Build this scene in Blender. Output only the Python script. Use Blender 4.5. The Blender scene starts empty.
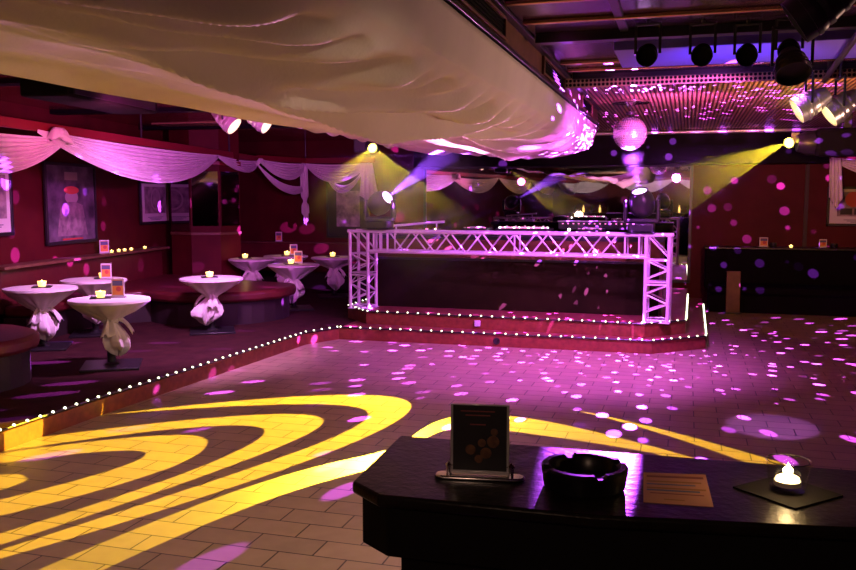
import bpy, math, random
from mathutils import Vector, Matrix
S = bpy.context.scene
COL = S.collection
PI = math.pi
R = random.Random(7)

# ------------------------------------------------------------------ materials
def mat(name, col, rough=.6, metal=0., spec=.5, emit=None, estr=0., **kw):
    m = bpy.data.materials.new(name); m.use_nodes = True
    b = m.node_tree.nodes['Principled BSDF']
    b.inputs['Base Color'].default_value = (*col, 1)
    b.inputs['Roughness'].default_value = rough
    b.inputs['Metallic'].default_value = metal
    b.inputs['Specular IOR Level'].default_value = spec
    if emit:
        b.inputs['Emission Color'].default_value = (*emit, 1)
        b.inputs['Emission Strength'].default_value = estr
    for k, v in kw.items():
        b.inputs[k.replace('_', ' ')].default_value = v
    return m

def N(m, t, **kw):
    n = m.node_tree.nodes.new(t)
    for k, v in kw.items(): setattr(n, k, v)
    return n
def L(m, a, b): m.node_tree.links.new(a, b)
def bsdf(m): return m.node_tree.nodes['Principled BSDF']

def noisy(m, c1, c2, scale=4., detail=4., bump=0., bscale=None, bdist=.01):
    """colour varies between c1 and c2 with a noise; optional bump"""
    g = N(m, 'ShaderNodeNewGeometry')
    t = N(m, 'ShaderNodeTexNoise'); t.inputs['Scale'].default_value = scale; t.inputs['Detail'].default_value = detail
    L(m, g.outputs['Position'], t.inputs['Vector'])
    r = N(m, 'ShaderNodeValToRGB'); r.color_ramp.elements[0].color = (*c1, 1); r.color_ramp.elements[1].color = (*c2, 1)
    r.color_ramp.elements[0].position = .3; r.color_ramp.elements[1].position = .7
    L(m, t.outputs['Fac'], r.inputs['Fac']); L(m, r.outputs['Color'], bsdf(m).inputs['Base Color'])
    if bump:
        t2 = N(m, 'ShaderNodeTexNoise'); t2.inputs['Scale'].default_value = bscale or scale; t2.inputs['Detail'].default_value = 3
        L(m, g.outputs['Position'], t2.inputs['Vector'])
        bp = N(m, 'ShaderNodeBump'); bp.inputs['Strength'].default_value = bump; bp.inputs['Distance'].default_value = bdist
        L(m, t2.outputs['Fac'], bp.inputs['Height']); L(m, bp.outputs['Normal'], bsdf(m).inputs['Normal'])
    return m

def tile_mat():
    m = mat('floor_tiles', (.4, .3, .2), .38, spec=.4)
    g = N(m, 'ShaderNodeNewGeometry')
    mp = N(m, 'ShaderNodeMapping'); mp.inputs['Location'].default_value = (.08, .018, 0)
    L(m, g.outputs['Position'], mp.inputs['Vector'])
    br = N(m, 'ShaderNodeTexBrick'); br.offset = .5; br.squash = 1
    for k, v in (('Color1', (.40, .285, .185, 1)), ('Color2', (.33, .24, .165, 1)), ('Mortar', (.05, .035, .03, 1)), ('Scale', 1.), ('Mortar Size', .0045),
                 ('Mortar Smooth', .1), ('Brick Width', .355), ('Row Height', .185)):
        br.inputs[k].default_value = v
    L(m, mp.outputs['Vector'], br.inputs['Vector'])
    t = N(m, 'ShaderNodeTexNoise'); t.inputs['Scale'].default_value = 9; t.inputs['Detail'].default_value = 6
    L(m, g.outputs['Position'], t.inputs['Vector'])
    mx = N(m, 'ShaderNodeMix', data_type='RGBA', blend_type='MULTIPLY'); mx.inputs[0].default_value = .55
    L(m, br.outputs['Color'], mx.inputs[6]); L(m, t.outputs['Color'], mx.inputs[7])
    hs = N(m, 'ShaderNodeValToRGB'); hs.color_ramp.elements[0].color = (.55, .55, .55, 1); hs.color_ramp.elements[1].color = (1.2, 1.2, 1.2, 1)
    L(m, t.outputs['Fac'], hs.inputs['Fac']); L(m, hs.outputs['Color'], mx.inputs[7])
    L(m, mx.outputs[2], bsdf(m).inputs['Base Color'])
    bp = N(m, 'ShaderNodeBump'); bp.inputs['Strength'].default_value = .5; bp.inputs['Distance'].default_value = .004; bp.invert = True
    L(m, br.outputs['Fac'], bp.inputs['Height']); L(m, bp.outputs['Normal'], bsdf(m).inputs['Normal'])
    return m

def frac_cell(m, vec_out, axis, size):
    s = N(m, 'ShaderNodeSeparateXYZ'); L(m, vec_out, s.inputs[0])
    a = N(m, 'ShaderNodeMath', operation='DIVIDE'); L(m, s.outputs[axis], a.inputs[0]); a.inputs[1].default_value = size
    f = N(m, 'ShaderNodeMath', operation='FRACT'); L(m, a.outputs[0], f.inputs[0])
    c = N(m, 'ShaderNodeMath', operation='SUBTRACT'); L(m, f.outputs[0], c.inputs[0]); c.inputs[1].default_value = .5
    return c.outputs[0]

def grid_mat(name, col, size, hole=.36, rough=.3, ax=1):
    """perforated metal: a grid of dark round holes"""
    m = mat(name, col, rough, .5)
    g = N(m, 'ShaderNodeNewGeometry')
    x = frac_cell(m, g.outputs['Position'], 0, size); y = frac_cell(m, g.outputs['Position'], ax, size)
    cb = N(m, 'ShaderNodeCombineXYZ'); L(m, x, cb.inputs[0]); L(m, y, cb.inputs[1])
    ln = N(m, 'ShaderNodeVectorMath', operation='LENGTH'); L(m, cb.outputs[0], ln.inputs[0])
    lt = N(m, 'ShaderNodeMath', operation='LESS_THAN'); L(m, ln.outputs['Value'], lt.inputs[0]); lt.inputs[1].default_value = hole
    mx = N(m, 'ShaderNodeMix', data_type='RGBA'); L(m, lt.outputs[0], mx.inputs[0])
    mx.inputs[6].default_value = (*col, 1); mx.inputs[7].default_value = (.012, .008, .008, 1)
    L(m, mx.outputs[2], bsdf(m).inputs['Base Color'])
    bp = N(m, 'ShaderNodeBump'); bp.inputs['Strength'].default_value = .6; bp.inputs['Distance'].default_value = .01; bp.invert = True
    L(m, lt.outputs[0], bp.inputs['Height']); L(m, bp.outputs['Normal'], bsdf(m).inputs['Normal'])
    return m

def rib_mat(name, c1, c2, size, axis=0, rough=.3, metal=1.):
    m = mat(name, c1, rough, metal)
    g = N(m, 'ShaderNodeNewGeometry')
    x = frac_cell(m, g.outputs['Position'], axis, size)
    ab = N(m, 'ShaderNodeMath', operation='ABSOLUTE'); L(m, x, ab.inputs[0])
    sm = N(m, 'ShaderNodeMapRange'); sm.interpolation_type = 'SMOOTHSTEP'; L(m, ab.outputs[0], sm.inputs[0]); sm.inputs[1].default_value = .12; sm.inputs[2].default_value = .3
    y = frac_cell(m, g.outputs['Position'], 1 - axis, size * 1.3)
    ay = N(m, 'ShaderNodeMath', operation='ABSOLUTE'); L(m, y, ay.inputs[0])
    sy = N(m, 'ShaderNodeMath', operation='LESS_THAN'); L(m, ay.outputs[0], sy.inputs[0]); sy.inputs[1].default_value = .4
    mn = N(m, 'ShaderNodeMath', operation='MULTIPLY'); L(m, sm.outputs[0], mn.inputs[0]); L(m, sy.outputs[0], mn.inputs[1])
    mx = N(m, 'ShaderNodeMix', data_type='RGBA'); L(m, mn.outputs[0], mx.inputs[0])
    mx.inputs[6].default_value = (*c2, 1); mx.inputs[7].default_value = (*c1, 1)
    L(m, mx.outputs[2], bsdf(m).inputs['Base Color'])
    bp = N(m, 'ShaderNodeBump'); bp.inputs['Strength'].default_value = .7; bp.inputs['Distance'].default_value = .02
    L(m, mn.outputs[0], bp.inputs['Height']); L(m, bp.outputs['Normal'], bsdf(m).inputs['Normal'])
    return m

def emis(name, col, s, sample=False):
    m = mat(name, (.02, .02, .02), .5, emit=col, estr=s)
    if not sample: m.cycles.emission_sampling = 'NONE'
    return m

def thin_glass(name, tint=(.92, .92, .9), refl=.12):
    m = bpy.data.materials.new(name); m.use_nodes = True
    nt = m.node_tree; nt.nodes.clear()
    o = N(m, 'ShaderNodeOutputMaterial'); mx = N(m, 'ShaderNodeMixShader'); t = N(m, 'ShaderNodeBsdfTransparent'); g = N(m, 'ShaderNodeBsdfGlossy')
    t.inputs[0].default_value = (*tint, 1); g.inputs['Roughness'].default_value = .05
    lw = N(m, 'ShaderNodeLayerWeight'); lw.inputs[0].default_value = refl
    ml = N(m, 'ShaderNodeMath', operation='MULTIPLY'); ml.inputs[1].default_value = .45; L(m, lw.outputs['Facing'], ml.inputs[0])
    L(m, ml.outputs[0], mx.inputs[0]); L(m, t.outputs[0], mx.inputs[1]); L(m, g.outputs[0], mx.inputs[2]); L(m, mx.outputs[0], o.inputs[0])
    return m

def haze(name, d):
    m = bpy.data.materials.new(name); m.use_nodes = True
    nt = m.node_tree; nt.nodes.clear()
    o = N(m, 'ShaderNodeOutputMaterial'); v = N(m, 'ShaderNodeVolumeScatter')
    v.inputs['Density'].default_value = d; v.inputs['Color'].default_value = (1, 1, 1, 1); v.inputs['Anisotropy'].default_value = .0
    L(m, v.outputs[0], o.inputs['Volume'])
    return m

M = {}
M['tile'] = tile_mat()
M['carpet'] = noisy(mat('podium_carpet', (.1, .03, .03), .85, spec=.08), (.030, .009, .011), (.052, .017, .017), 6, 5, .3, 90)
M['fascia'] = noisy(mat('red_brown_fascia', (.2, .04, .03), .5), (.14, .028, .012), (.24, .062, .024), 18, 5)
M['tread'] = noisy(mat('step_tread', (.2, .05, .05), .4), (.17, .04, .035), (.24, .07, .05), 9, 4)
M['wall'] = noisy(mat('dark_red_wall', (.2, .02, .02), .6, spec=.15), (.060, .004, .007), (.090, .008, .010), 2.5, 5)
M['wall_dark'] = mat('dark_panel', (.03, .008, .01), .6)
M['soffit'] = mat('black_soffit', (.005, .0035, .006), .6, spec=.08)
M['header'] = mat('red_header_board', (.20, .010, .018), .45)
M['lacquer'] = noisy(mat('red_lacquer_ceiling', (.14, .03, .03), .16, spec=.7), (.10, .018, .02), (.17, .035, .03), 1.5, 3)
M['ceil_dark'] = mat('dark_mirror_panels', (.12, .06, .10), .2, .75)
M['copper'] = rib_mat('ribbed_copper_ceiling', (.78, .46, .32), (.06, .025, .02), .046, 0, .36, .4)
M['brass_grid'] = grid_mat('perforated_brass', (.85, .58, .36), .036, .38, .3, 2)
M['brass_flat'] = grid_mat('perforated_panel', (.6, .38, .2), .11)
M['brass'] = mat('brass_strip', (.75, .42, .22), .25, .85)
M['chrome'] = mat('chrome', (.8, .78, .78), .16, 1.)
M['par_chrome'] = mat('par_chrome', (.85, .82, .78), .28, .8)
M['steel'] = mat('aluminium', (.82, .8, .82), .34, .65)
M['truss'] = mat('truss_aluminium', (.85, .82, .85), .42, .25)
M['black'] = mat('black_plastic', (.015, .014, .017), .35)
M['black_rough'] = mat('black_matt', (.006, .005, .006), .8, spec=.1)
M['bar'] = noisy(mat('black_bar_top', (.018, .013, .012), .34, spec=.10), (.007, .005, .005), (.012, .009, .008), 20, 5, .25, 60, .006)
M['bar_side'] = mat('black_bar_side', (.006, .005, .006), .8, spec=.1)
M['leather'] = noisy(mat('oxblood_leather', (.14, .015, .02), .36), (.075, .008, .012), (.11, .013, .016), 5, 3, .2, 14)
M['bench_black'] = mat('black_upholstery', (.0035, .002, .004), .7, spec=.05)
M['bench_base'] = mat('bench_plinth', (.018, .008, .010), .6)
M['wood'] = noisy(mat('brown_wood', (.12, .05, .03), .5), (.10, .04, .022), (.17, .075, .04), 8, 4)
M['cloth'] = noisy(mat('white_cloth', (.78, .76, .74), .85, spec=.2), (.72, .70, .68), (.82, .80, .78), 7, 4, .15, 60)
M['sail'] = noisy(mat('cream_fabric', (.74, .68, .60), .9, spec=.15), (.68, .62, .54), (.77, .71, .63), 2.2, 4, .2, 45)
M['swag'] = noisy(mat('sheer_white_fabric', (.78, .74, .76), .85, spec=.2), (.72, .68, .70), (.82, .78, .80), 5, 4)
M['mirror'] = mat('mirror_glass', (.72, .68, .72), .015, 1.)
M['smoked'] = mat('dark_mirror', (.45, .40, .42), .03, 1.)
M['booth'] = noisy(mat('booth_front', (.02, .02, .014), .5, spec=.05), (.009, .009, .002), (.018, .015, .004), 3, 3)
M['booth_top'] = mat('booth_upper_board', (.15, .075, .03), .6, spec=.1)
M['frame'] = mat('dark_frame', (.014, .009, .016), .4)
M['white'] = mat('white_mat_board', (.7, .68, .7), .6)
M['paper'] = mat('peach_paper', (.50, .22, .16), .8)
M['ink_blue'] = mat('blue_ink', (.10, .10, .20), .7)
M['ink_red'] = mat('red_ink', (.55, .08, .06), .7)
M['ink_orange'] = mat('orange_ink', (.75, .30, .05), .6)
M['ink_amber'] = mat('amber_ink', (.30, .12, .03), .7)
M['ink_wine'] = mat('wine_ink', (.20, .04, .04), .7)
M['ash'] = mat('black_glazed', (.006, .005, .007), .3, spec=.25)
M['poster_dark'] = noisy(mat('poster_night', (.06, .05, .09), .35), (.02, .018, .03), (.20, .15, .22), 6, 5)
M['poster_pale'] = noisy(mat('poster_pale', (.3, .25, .3), .4), (.12, .08, .12), (.45, .35, .38), 9, 4)
M['poster_skin'] = mat('poster_light_shape', (.45, .36, .40), .5)
M['led'] = emis('led_bulb_glow', (.95, 1, .66), 4.0)
M['flame'] = emis('candle_flame', (1, .72, .28), 28, True)
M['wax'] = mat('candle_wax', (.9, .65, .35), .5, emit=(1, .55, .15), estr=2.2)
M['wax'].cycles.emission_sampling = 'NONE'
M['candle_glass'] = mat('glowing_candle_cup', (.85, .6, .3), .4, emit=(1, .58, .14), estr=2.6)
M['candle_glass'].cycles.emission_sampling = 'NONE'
M['lens_yellow'] = emis('yellow_lens', (1, .80, .10), 9)
M['lens_purple'] = emis('purple_lens', (.85, .45, 1), 9)
M['lens_warm'] = emis('warm_lamp', (1, .70, .32), 4)
M['lens_dim'] = emis('dim_warm_lamp', (1, .62, .30), .8)
M['lens_off'] = mat('lamp_glass_off', (.05, .03, .08), .1)
M['button_pink'] = emis('pink_button', (1, .2, .55), 2.2)
M['button_white'] = emis('white_button', (1, .9, .85), 5)
M['glass'] = thin_glass('thin_glass', (.97, .96, .93), .10)
M['acrylic'] = mat('acrylic_frame', (.55, .52, .55), .15, .3)
M['haze'] = haze('haze', .16)
M['haze_thin'] = haze('thin_haze', .02)
M['facets'] = grid_mat('mirror_tiles', (.95, .93, .95), .03, .2, .08)
def mirrorball_mat():
    m = mat('mirrorball_tiles', (.9, .88, .9), .2, .75)
    return m
M['facets'] = mirrorball_mat()

# ------------------------------------------------------------------ mesh builder
class MB:
    def __init__(s): s.v = []; s.f = []
    def add(s, vs, fs):
        o = len(s.v); s.v += [tuple(v) for v in vs]; s.f += [tuple(i + o for i in f) for f in fs]; return s
    def box(s, c, d, rz=0., mtx=None):
        x, y, z = d[0] / 2, d[1] / 2, d[2] / 2
        vs = [Vector((sx * x, sy * y, sz * z)) for sz in (-1, 1) for sx, sy in ((-1, -1), (1, -1), (1, 1), (-1, 1))]
        if mtx is None: mtx = Matrix.Rotation(rz, 3, 'Z')
        vs = [mtx @ v + Vector(c) for v in vs]
        return s.add(vs, [(3, 2, 1, 0), (4, 5, 6, 7), (0, 1, 5, 4), (1, 2, 6, 5), (2, 3, 7, 6), (3, 0, 4, 7)])
    def prism(s, pts, z0, z1):
        n = len(pts)
        a = sum(pts[i][0] * pts[(i + 1) % n][1] - pts[(i + 1) % n][0] * pts[i][1] for i in range(n))
        if a < 0: pts = pts[::-1]
        vs = [(p[0], p[1], z0) for p in pts] + [(p[0], p[1], z1) for p in pts]
        return s.add(vs, [tuple(range(n - 1, -1, -1)), tuple(range(n, 2 * n))] + [(i, (i + 1) % n, n + (i + 1) % n, n + i) for i in range(n)])
    def frame_of(s, ax):
        ax = Vector(ax).normalized()
        h = Vector((0, 0, 1)) if abs(ax.z) < .9 else Vector((1, 0, 0))
        u = h.cross(ax).normalized(); return u, ax.cross(u), ax
    def tube(s, a, b, r, n=8, r2=None):
        a = Vector(a); b = Vector(b); u, w, ax = s.frame_of(b - a); r2 = r if r2 is None else r2
        vs = [a + (u * math.cos(2 * PI * i / n) + w * math.sin(2 * PI * i / n)) * r for i in range(n)] + [b + (u * math.cos(2 * PI * i / n) + w * math.sin(2 * PI * i / n)) * r2 for i in range(n)]
        return s.add(vs, [tuple(range(n - 1, -1, -1)), tuple(range(n, 2 * n))] + [(i, (i + 1) % n, n + (i + 1) % n, n + i) for i in range(n)])
    def path(s, pts, r, n=8):
        for a, b in zip(pts, pts[1:]): s.tube(a, b, r, n)
        return s
    def lathe(s, prof, o=(0, 0, 0), ax=(0, 0, 1), n=24, fn=None, caps=True):
        """prof: (radius, height) along axis; fn(i_angle, j, r, h) -> (r, h)"""
        o = Vector(o); u, w, ax = s.frame_of(ax); vs = []; fs = []
        for j, (r, h) in enumerate(prof):
            for i in range(n):
                a = 2 * PI * i / n
                rr, hh = fn(a, j, r, h) if fn else (r, h)
                vs.append(o + (u * math.cos(a) + w * math.sin(a)) * rr + ax * hh)
        for j in range(len(prof) - 1):
            for i in range(n):
                k = (i + 1) % n; fs.append((j * n + i, j * n + k, (j + 1) * n + k, (j + 1) * n + i))
        if caps and prof[0][0] > 1e-6: fs.append(tuple(range(n - 1, -1, -1)))
        if caps and prof[-1][0] > 1e-6: fs.append(tuple((len(prof) - 1) * n + i for i in range(n)))
        return s.add(vs, fs)
    def ball(s, c, r, n=16, m=8, sz=1.):
        return s.lathe([(max(r * math.sin(PI * j / m), 1e-7), -r * sz * math.cos(PI * j / m)) for j in range(m + 1)], c, n=n)
    def grid(s, fn, nu, nv):
        vs = [fn(i / nu, j / nv) for j in range(nv + 1) for i in range(nu + 1)]
        return s.add(vs, [(j * (nu + 1) + i, j * (nu + 1) + i + 1, (j + 1) * (nu + 1) + i + 1, (j + 1) * (nu + 1) + i) for j in range(nv) for i in range(nu)])
    def mesh(s, name, smooth=40):
        me = bpy.data.meshes.new(name); me.from_pydata(s.v, [], s.f); me.validate(); me.update()
        if smooth:
            for p in me.polygons: p.use_smooth = True
            me.set_sharp_from_angle(angle=math.radians(smooth))
        return me
    def build(s, name, m, parent=None, bevel=0., smooth=40, solid=0., sub=0, loc=None, weld=False):
        me = s.mesh(name, smooth); me.materials.append(M[m] if isinstance(m, str) else m)
        o = bpy.data.objects.new(name, me); COL.objects.link(o)
        if parent: o.parent = parent
        if loc is not None: o.location = loc
        if solid:
            d = o.modifiers.new('s', 'SOLIDIFY'); d.thickness = solid; d.offset = 0
        if bevel:
            b = o.modifiers.new('b', 'BEVEL'); b.width = bevel; b.segments = 2; b.limit_method = 'ANGLE'; b.angle_limit = .6
        if sub:
            d = o.modifiers.new('u', 'SUBSURF'); d.levels = sub; d.render_levels = sub
        return o

def tag(o, label, cat, group=None, kind=None):
    o['label'] = label; o['category'] = cat
    if group: o['group'] = group
    if kind: o['kind'] = kind
    return o
def thing(name, loc, label, cat, group=None, rz=0.):
    o = bpy.data.objects.new(name, None); COL.objects.link(o); o.location = loc; o.rotation_euler[2] = rz; o.empty_display_size = .1
    return tag(o, label, cat, group)
def struct(o): o['kind'] = 'structure'; return o
def copy_obj(o, parent, loc=None):
    c = o.copy(); COL.objects.link(c); c.parent = parent
    if loc is not None: c.location = loc
    return c

# ------------------------------------------------------------------ the room
FZ = 2.8          # ceiling height
struct(MB().box((-2.5, 5, -.1), (15.2, 20.4, .2)).build('floor', 'tile', smooth=0))
def wx(y): return -7.35 - (y - 8) * .1667      # left wall line
WN = Vector((1, .1667, 0)).normalized()        # its inward normal
WA = math.atan2(-.1667, 1)                     # for turning things parallel to it
struct(MB().prism([(wx(-5), -5), (wx(15.2), 15.2), (wx(15.2) - .2, 15.2), (wx(-5) - .2, -5)], 0, 3).build('wall_left', 'wall', smooth=0))
struct(MB().box((-2.5, 15.1, 1.5), (15.4, .2, 3)).build('wall_back', 'wall', smooth=0))
struct(MB().box((5.1, 5, 1.5), (.2, 20.4, 3)).build('wall_right', 'wall', smooth=0))
struct(MB().box((-2.0, -5.1, 1.5), (14.4, .2, 3)).build('wall_rear', 'wall', smooth=0))
# ceiling: lacquer on the left, dark mirror panels, perforated brass band, ribbed copper
struct(MB().box((-6.6, 5, FZ + .05), (6.2, 20.4, .1)).build('ceiling', 'lacquer', smooth=0))
struct(MB().box((.8, 1.55, FZ + .05), (8.6, 13.1, .1)).build('ceiling_mirror_panels', 'ceil_dark', smooth=0))
struct(MB().box((.8, 7.9, FZ - .052), (8.6, .03, .104)).build('ceiling_brass_band', 'brass_grid', smooth=0))
struct(MB().box((.8, 11.55, FZ + .05), (8.6, 6.9, .1)).build('ceiling_ribbed_panel', 'copper', smooth=0))
k = 0
for y in (2.6, 3.2, 3.75, 4.3, 4.85, 5.4, 7.05, 7.45):
    struct(MB().box((2.0, y, FZ - .014), (6.0, .035, .028)).build('trim_%d' % (k + 1), 'brass', bevel=.006)); k += 1
struct(MB().box((2.0, 5.9, FZ - .03), (6.0, .10, .06)).build('trim_9', 'black', smooth=0))
struct(MB().box((2.0, 7.83, FZ - .02), (6.0, .05, .04)).build('trim_10', 'black', smooth=0))
# ceiling panel joint running along the room
struct(MB().box((-.42, 4.6, FZ - .008), (.05, 4.2, .016)).build('trim_11', 'black', smooth=0))
# soffit over the wall mirror
struct(MB().box((-2.2, 14.72, 2.53), (4.75, .5, .53)).build('trim_12', 'soffit', bevel=.01))
struct(MB().box((2.55, 14.72, 2.53), (4.8, .5, .53)).build('trim_13', 'soffit', bevel=.01))
struct(MB().box((1.82, 14.985, 1.6), (.06, .03, 1.4)).build('trim_14', 'wall_dark', smooth=0))
# lacquer ceiling joists, left side
for i, (y0, z) in enumerate(((6.6, .05), (9.2, .05), (11.6, .05))):
    struct(MB().box((-6.2, y0, FZ - .025), (4.6, .18, .05), rz=.10).build('trim_%d' % (15 + i), 'soffit', smooth=0))
# red header boards carrying the swags
HO = 1.14
def hpt(y, off): v = Vector((wx(y), y, 0)) + WN * off; return (v.x, v.y)
struct(MB().prism([hpt(-4.7, HO), hpt(13.35, HO), hpt(13.35, HO + .04), hpt(-4.7, HO + .04)], 2.355, 2.45).build('trim_20', 'header', bevel=.006))
Q0 = (hpt(13.35, HO)[0], hpt(13.35, HO)[1]); Q1 = (-6.80, 14.80); Q2 = (-5.42, 14.80)
struct(MB().prism([Q0, Q1, (Q1[0] + .04, Q1[1]), (Q0[0] + .04, Q0[1])], 2.375, 2.47).build('trim_21', 'header', bevel=.006))
struct(MB().prism([(Q1[0] + .02, Q1[1]), Q2, (Q2[0], Q2[1] + .04), (Q1[0] + .02, Q1[1] + .04)], 2.375, 2.47).build('trim_24', 'header', bevel=.006))
hg = MB()
for y in (-3, 0, 3, 6, 9, 12):
    q = hpt(y, HO + .02); hg.tube((q[0], q[1], 2.44), (q[0], q[1], FZ + .01), .012, 8)
for q in ((-6.78, 14.82), (-5.5, 14.82)): hg.tube((q[0], q[1], 2.44), (q[0], q[1], FZ + .01), .012, 8)
struct(hg.build('trim_25', 'frame'))
struct(MB().box((3.2, 14.43, 2.36), (2.3, .05, .12)).build('trim_22', 'header', bevel=.006))
struct(MB().box((-1.5, -4.9, 2.5), (13.0, .05, .11)).build('trim_23', 'header', bevel=.006))

# podium on the left and the stage under the booth
pod = [(wx(-4.98) + .02, -4.98), (-4.41, -4.98), (-4.41, 5.7), (-4.34, 7.4), (-4.27, 9.26), (-4.05, 9.75), (-4.33, 14.98), (wx(14.98) + .02, 14.98)]
struct(MB().prism(pod, 0, .128).build('podium', 'fascia', smooth=0))
podt = [(x + (-.012 if i in (1, 2, 3, 4) else 0), y) for i, (x, y) in enumerate(pod)]
struct(MB().prism(podt, .128, .14).build('podium_carpet', 'carpet', smooth=0))
st = thing('dj_stage', (-2, 12, 0), 'two-step red stage with light strings carrying the DJ booth', 'stage')
low = [(-4.045, 9.752), (-.33, 9.79), (.25, 10.33), (.27, 14.4), (-4.30, 14.4)]
up = [(-4.29, 10.66), (-3.85, 10.18), (-.42, 10.04), (.02, 10.5), (.04, 14.4), (-4.29, 14.4)]
sh = lambda P: [(x + 2, y - 12) for x, y in P]
MB().prism(sh(low), 0, .128).build('lower_step', 'fascia', st, smooth=0)
MB().prism(sh(low), .128, .14).build('lower_tread', 'tread', st, smooth=0)
MB().prism(sh(up), .14, .278).build('upper_step', 'fascia', st, smooth=0)
MB().prism(sh(up), .278, .29).build('upper_tread', 'tread', st, smooth=0)
MB().box((-2.39 + 2, 10.10 - 12, .215), (.075, .012, .075)).build('wall_socket', 'white', st, bevel=.006)
MB().lathe([(.04, 0), (.04, .012), (.028, .012), (.025, .004)], (-2.08 + 2, 9.775 - 12, .065), (0, -1, 0)).build('cable_port', 'black', st)

# light strings along the edges
bulb_me = MB().ball((0, 0, 0), .0115, 8, 6).mesh('bulb'); bulb_me.materials.append(M['led'])
def resample(pts, step):
    out = []; acc = 0.
    for a, b in zip(pts, pts[1:]):
        a = Vector(a); b = Vector(b); l = (b - a).length; t = acc
        while t < l: out.append(a + (b - a) * (t / l)); t += step
        acc = t - l
    return out
def light_string(pts, step, label):
    t = thing('light_string', pts[0], label, 'light string', 'light strings along the step edges')
    o = Vector(pts[0])
    mb = MB(); mb.path([Vector(p) - o for p in pts], .009, 6); mb.build('cable', 'black', t)
    for p in resample(pts, step):
        b = bpy.data.objects.new('bulb', bulb_me); COL.objects.link(b); b.parent = t; b.location = p - o + Vector((0, 0, .008))
light_string([(-4.40, 2.6, .149), (-4.40, 5.7, .149), (-4.33, 7.4, .149), (-4.26, 9.26, .149), (-4.05, 9.74, .149)], .128, 'light string along the curving podium edge left of the dance floor')
light_string([(-4.02, 9.745, .149), (-.33, 9.775, .149), (.255, 10.32, .149), (.275, 13.4, .149)], .128, 'light string on the lower step of the DJ stage')
light_string([(-4.29, 11.6, .299), (-4.28, 10.65, .299), (-3.845, 10.165, .299), (-.42, 10.025, .299), (.03, 10.49, .299), (.05, 13.4, .299)], .135, 'light string on the upper step of the DJ stage')

# ------------------------------------------------------------------ truss goal-post
def truss():
    t = thing('truss_frame', (-2.18, 10.33, .29), 'pink-lit box truss frame standing in front of the DJ booth', 'truss', None, -.072)
    W = .255; X0, X1 = -2.005, 2.005; H = 1.01; r = .022
    def tower(xa):
        p = MB(); p.box((xa + W / 2, W / 2, .006), (W + .06, W + .06, .012)).box((xa + W / 2, W / 2, .47), (W + .02, W + .02, .012))
        o = p.build('tower', 'truss', t, bevel=.003)
        for x in (xa, xa + W):
            for y in (0, W): MB().tube((x, y, .012), (x, y, H), r, 10).build('chord', 'truss', o)
        zs = [.03, .12, .22, .33, .44, .50, .61, .72]
        for (a, b) in (((xa, 0), (xa + W, 0)), ((xa, W), (xa + W, W)), ((xa, 0), (xa, W)), ((xa + W, 0), (xa + W, W))):
            for i, (z0, z1) in enumerate(zip(zs, zs[1:])):
                q = MB()
                if z0 == .44 or i == 0: q.tube((*a, z0), (*b, z0), .010, 6)
                else:
                    s, e = (a, b) if i % 2 else (b, a)
                    q.tube((*s, z0), (*e, z1), .010, 6)
                q.build('brace', 'truss', o)
            MB().tube((*a, .72), (*b, .72), .010, 6).build('brace', 'truss', o)
    tower(X0); tower(X1 - W)
    o = MB().box((X0 + .02, W / 2, H + .003), (.07, W, .012)).box((X1 - .02, W / 2, H + .003), (.07, W, .012)).build('beam', 'truss', t, bevel=.003)
    for y in (0, W):
        MB().tube((X0 - .03, y, H), (X1 + .03, y, H), r, 10).build('chord', 'truss', o)
        MB().tube((X0 + W - .02, y, H - W), (X1 - W + .02, y, H - W), r, 10).build('chord', 'truss', o)
    n = 14; xs = [X0 + W + .30 + (X1 - X0 - 2 * W - .62) * i / n for i in range(n + 1)]
    for y in (0, W):
        for i, (a, b) in enumerate(zip(xs, xs[1:])):
            za, zb = (H - W, H) if (i + (y > 0)) % 2 else (H, H - W)
            MB().tube((a, y, za), (b, y, zb), .011, 6).build('brace', 'truss', o)
        for x in (X0 + W + .08, X0 + W + .17, X0 + W + .27, X1 - W - .08, X1 - W - .24, xs[8]):
            MB().tube((x, y, H - W), (x, y, H), .011, 6).build('brace', 'truss', o)
        for x in (X0, X1 - W):
            MB().tube((x + .03, y, H - .02), (x + W, y, H - W), .011, 6).build('brace', 'truss', o)
    for z in (H, H - W):
        for i, (a, b) in enumerate(zip(xs[::2], xs[2::2])):
            MB().tube((a, 0 if i % 2 else W, z), (b, W if i % 2 else 0, z), .010, 6).build('brace', 'truss', o)
truss()

# ------------------------------------------------------------------ DJ booth desk
bo = thing('dj_desk', (-2.15, 10.83, .29), 'dark DJ desk with smoked front panel behind the truss', 'desk')
MB().box((0, .03, .32), (3.7, .06, .64)).build('front_panel', 'booth', bo, bevel=.004)
MB().box((0, .035, .775), (3.7, .05, .25)).build('upper_panel', 'booth_top', bo, bevel=.004)
MB().box((0, .42, .925), (3.8, .82, .05)).build('desk_top', 'black', bo, bevel=.006)
MB().box((0, .0, .645), (3.7, .03, .03)).build('front_rail', 'black', bo, bevel=.003)
for x in (-1.86, 1.86): MB().box((x, .42, .45), (.06, .72, .90)).build('side_panel', 'wood', bo, bevel=.004)
DZ = 1.2405
def cd_player(x, label):
    t = thing('cd_player', (x, 11.06, DZ), label, 'CD player', 'players on the DJ desk')
    MB().box((0, 0, .05), (.32, .36, .10)).build('body', 'black', t, bevel=.008)
    MB().lathe([(.10, 0), (.10, .012), (.09, .018), (.03, .016)], (0, -.03, .10)).build('jog_wheel', 'steel', t)
    MB().box((.0, .11, .105), (.16, .07, .01)).build('display', 'lens_off', t)
    for i in range(6): MB().box((-.13 + i * .052, -.165, .105), (.03, .018, .012)).build('button', 'button_pink' if i % 2 else 'steel', t)
cd_player(-1.15, 'flat CD player at the right side of the DJ desk, under the dark rack')
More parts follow.
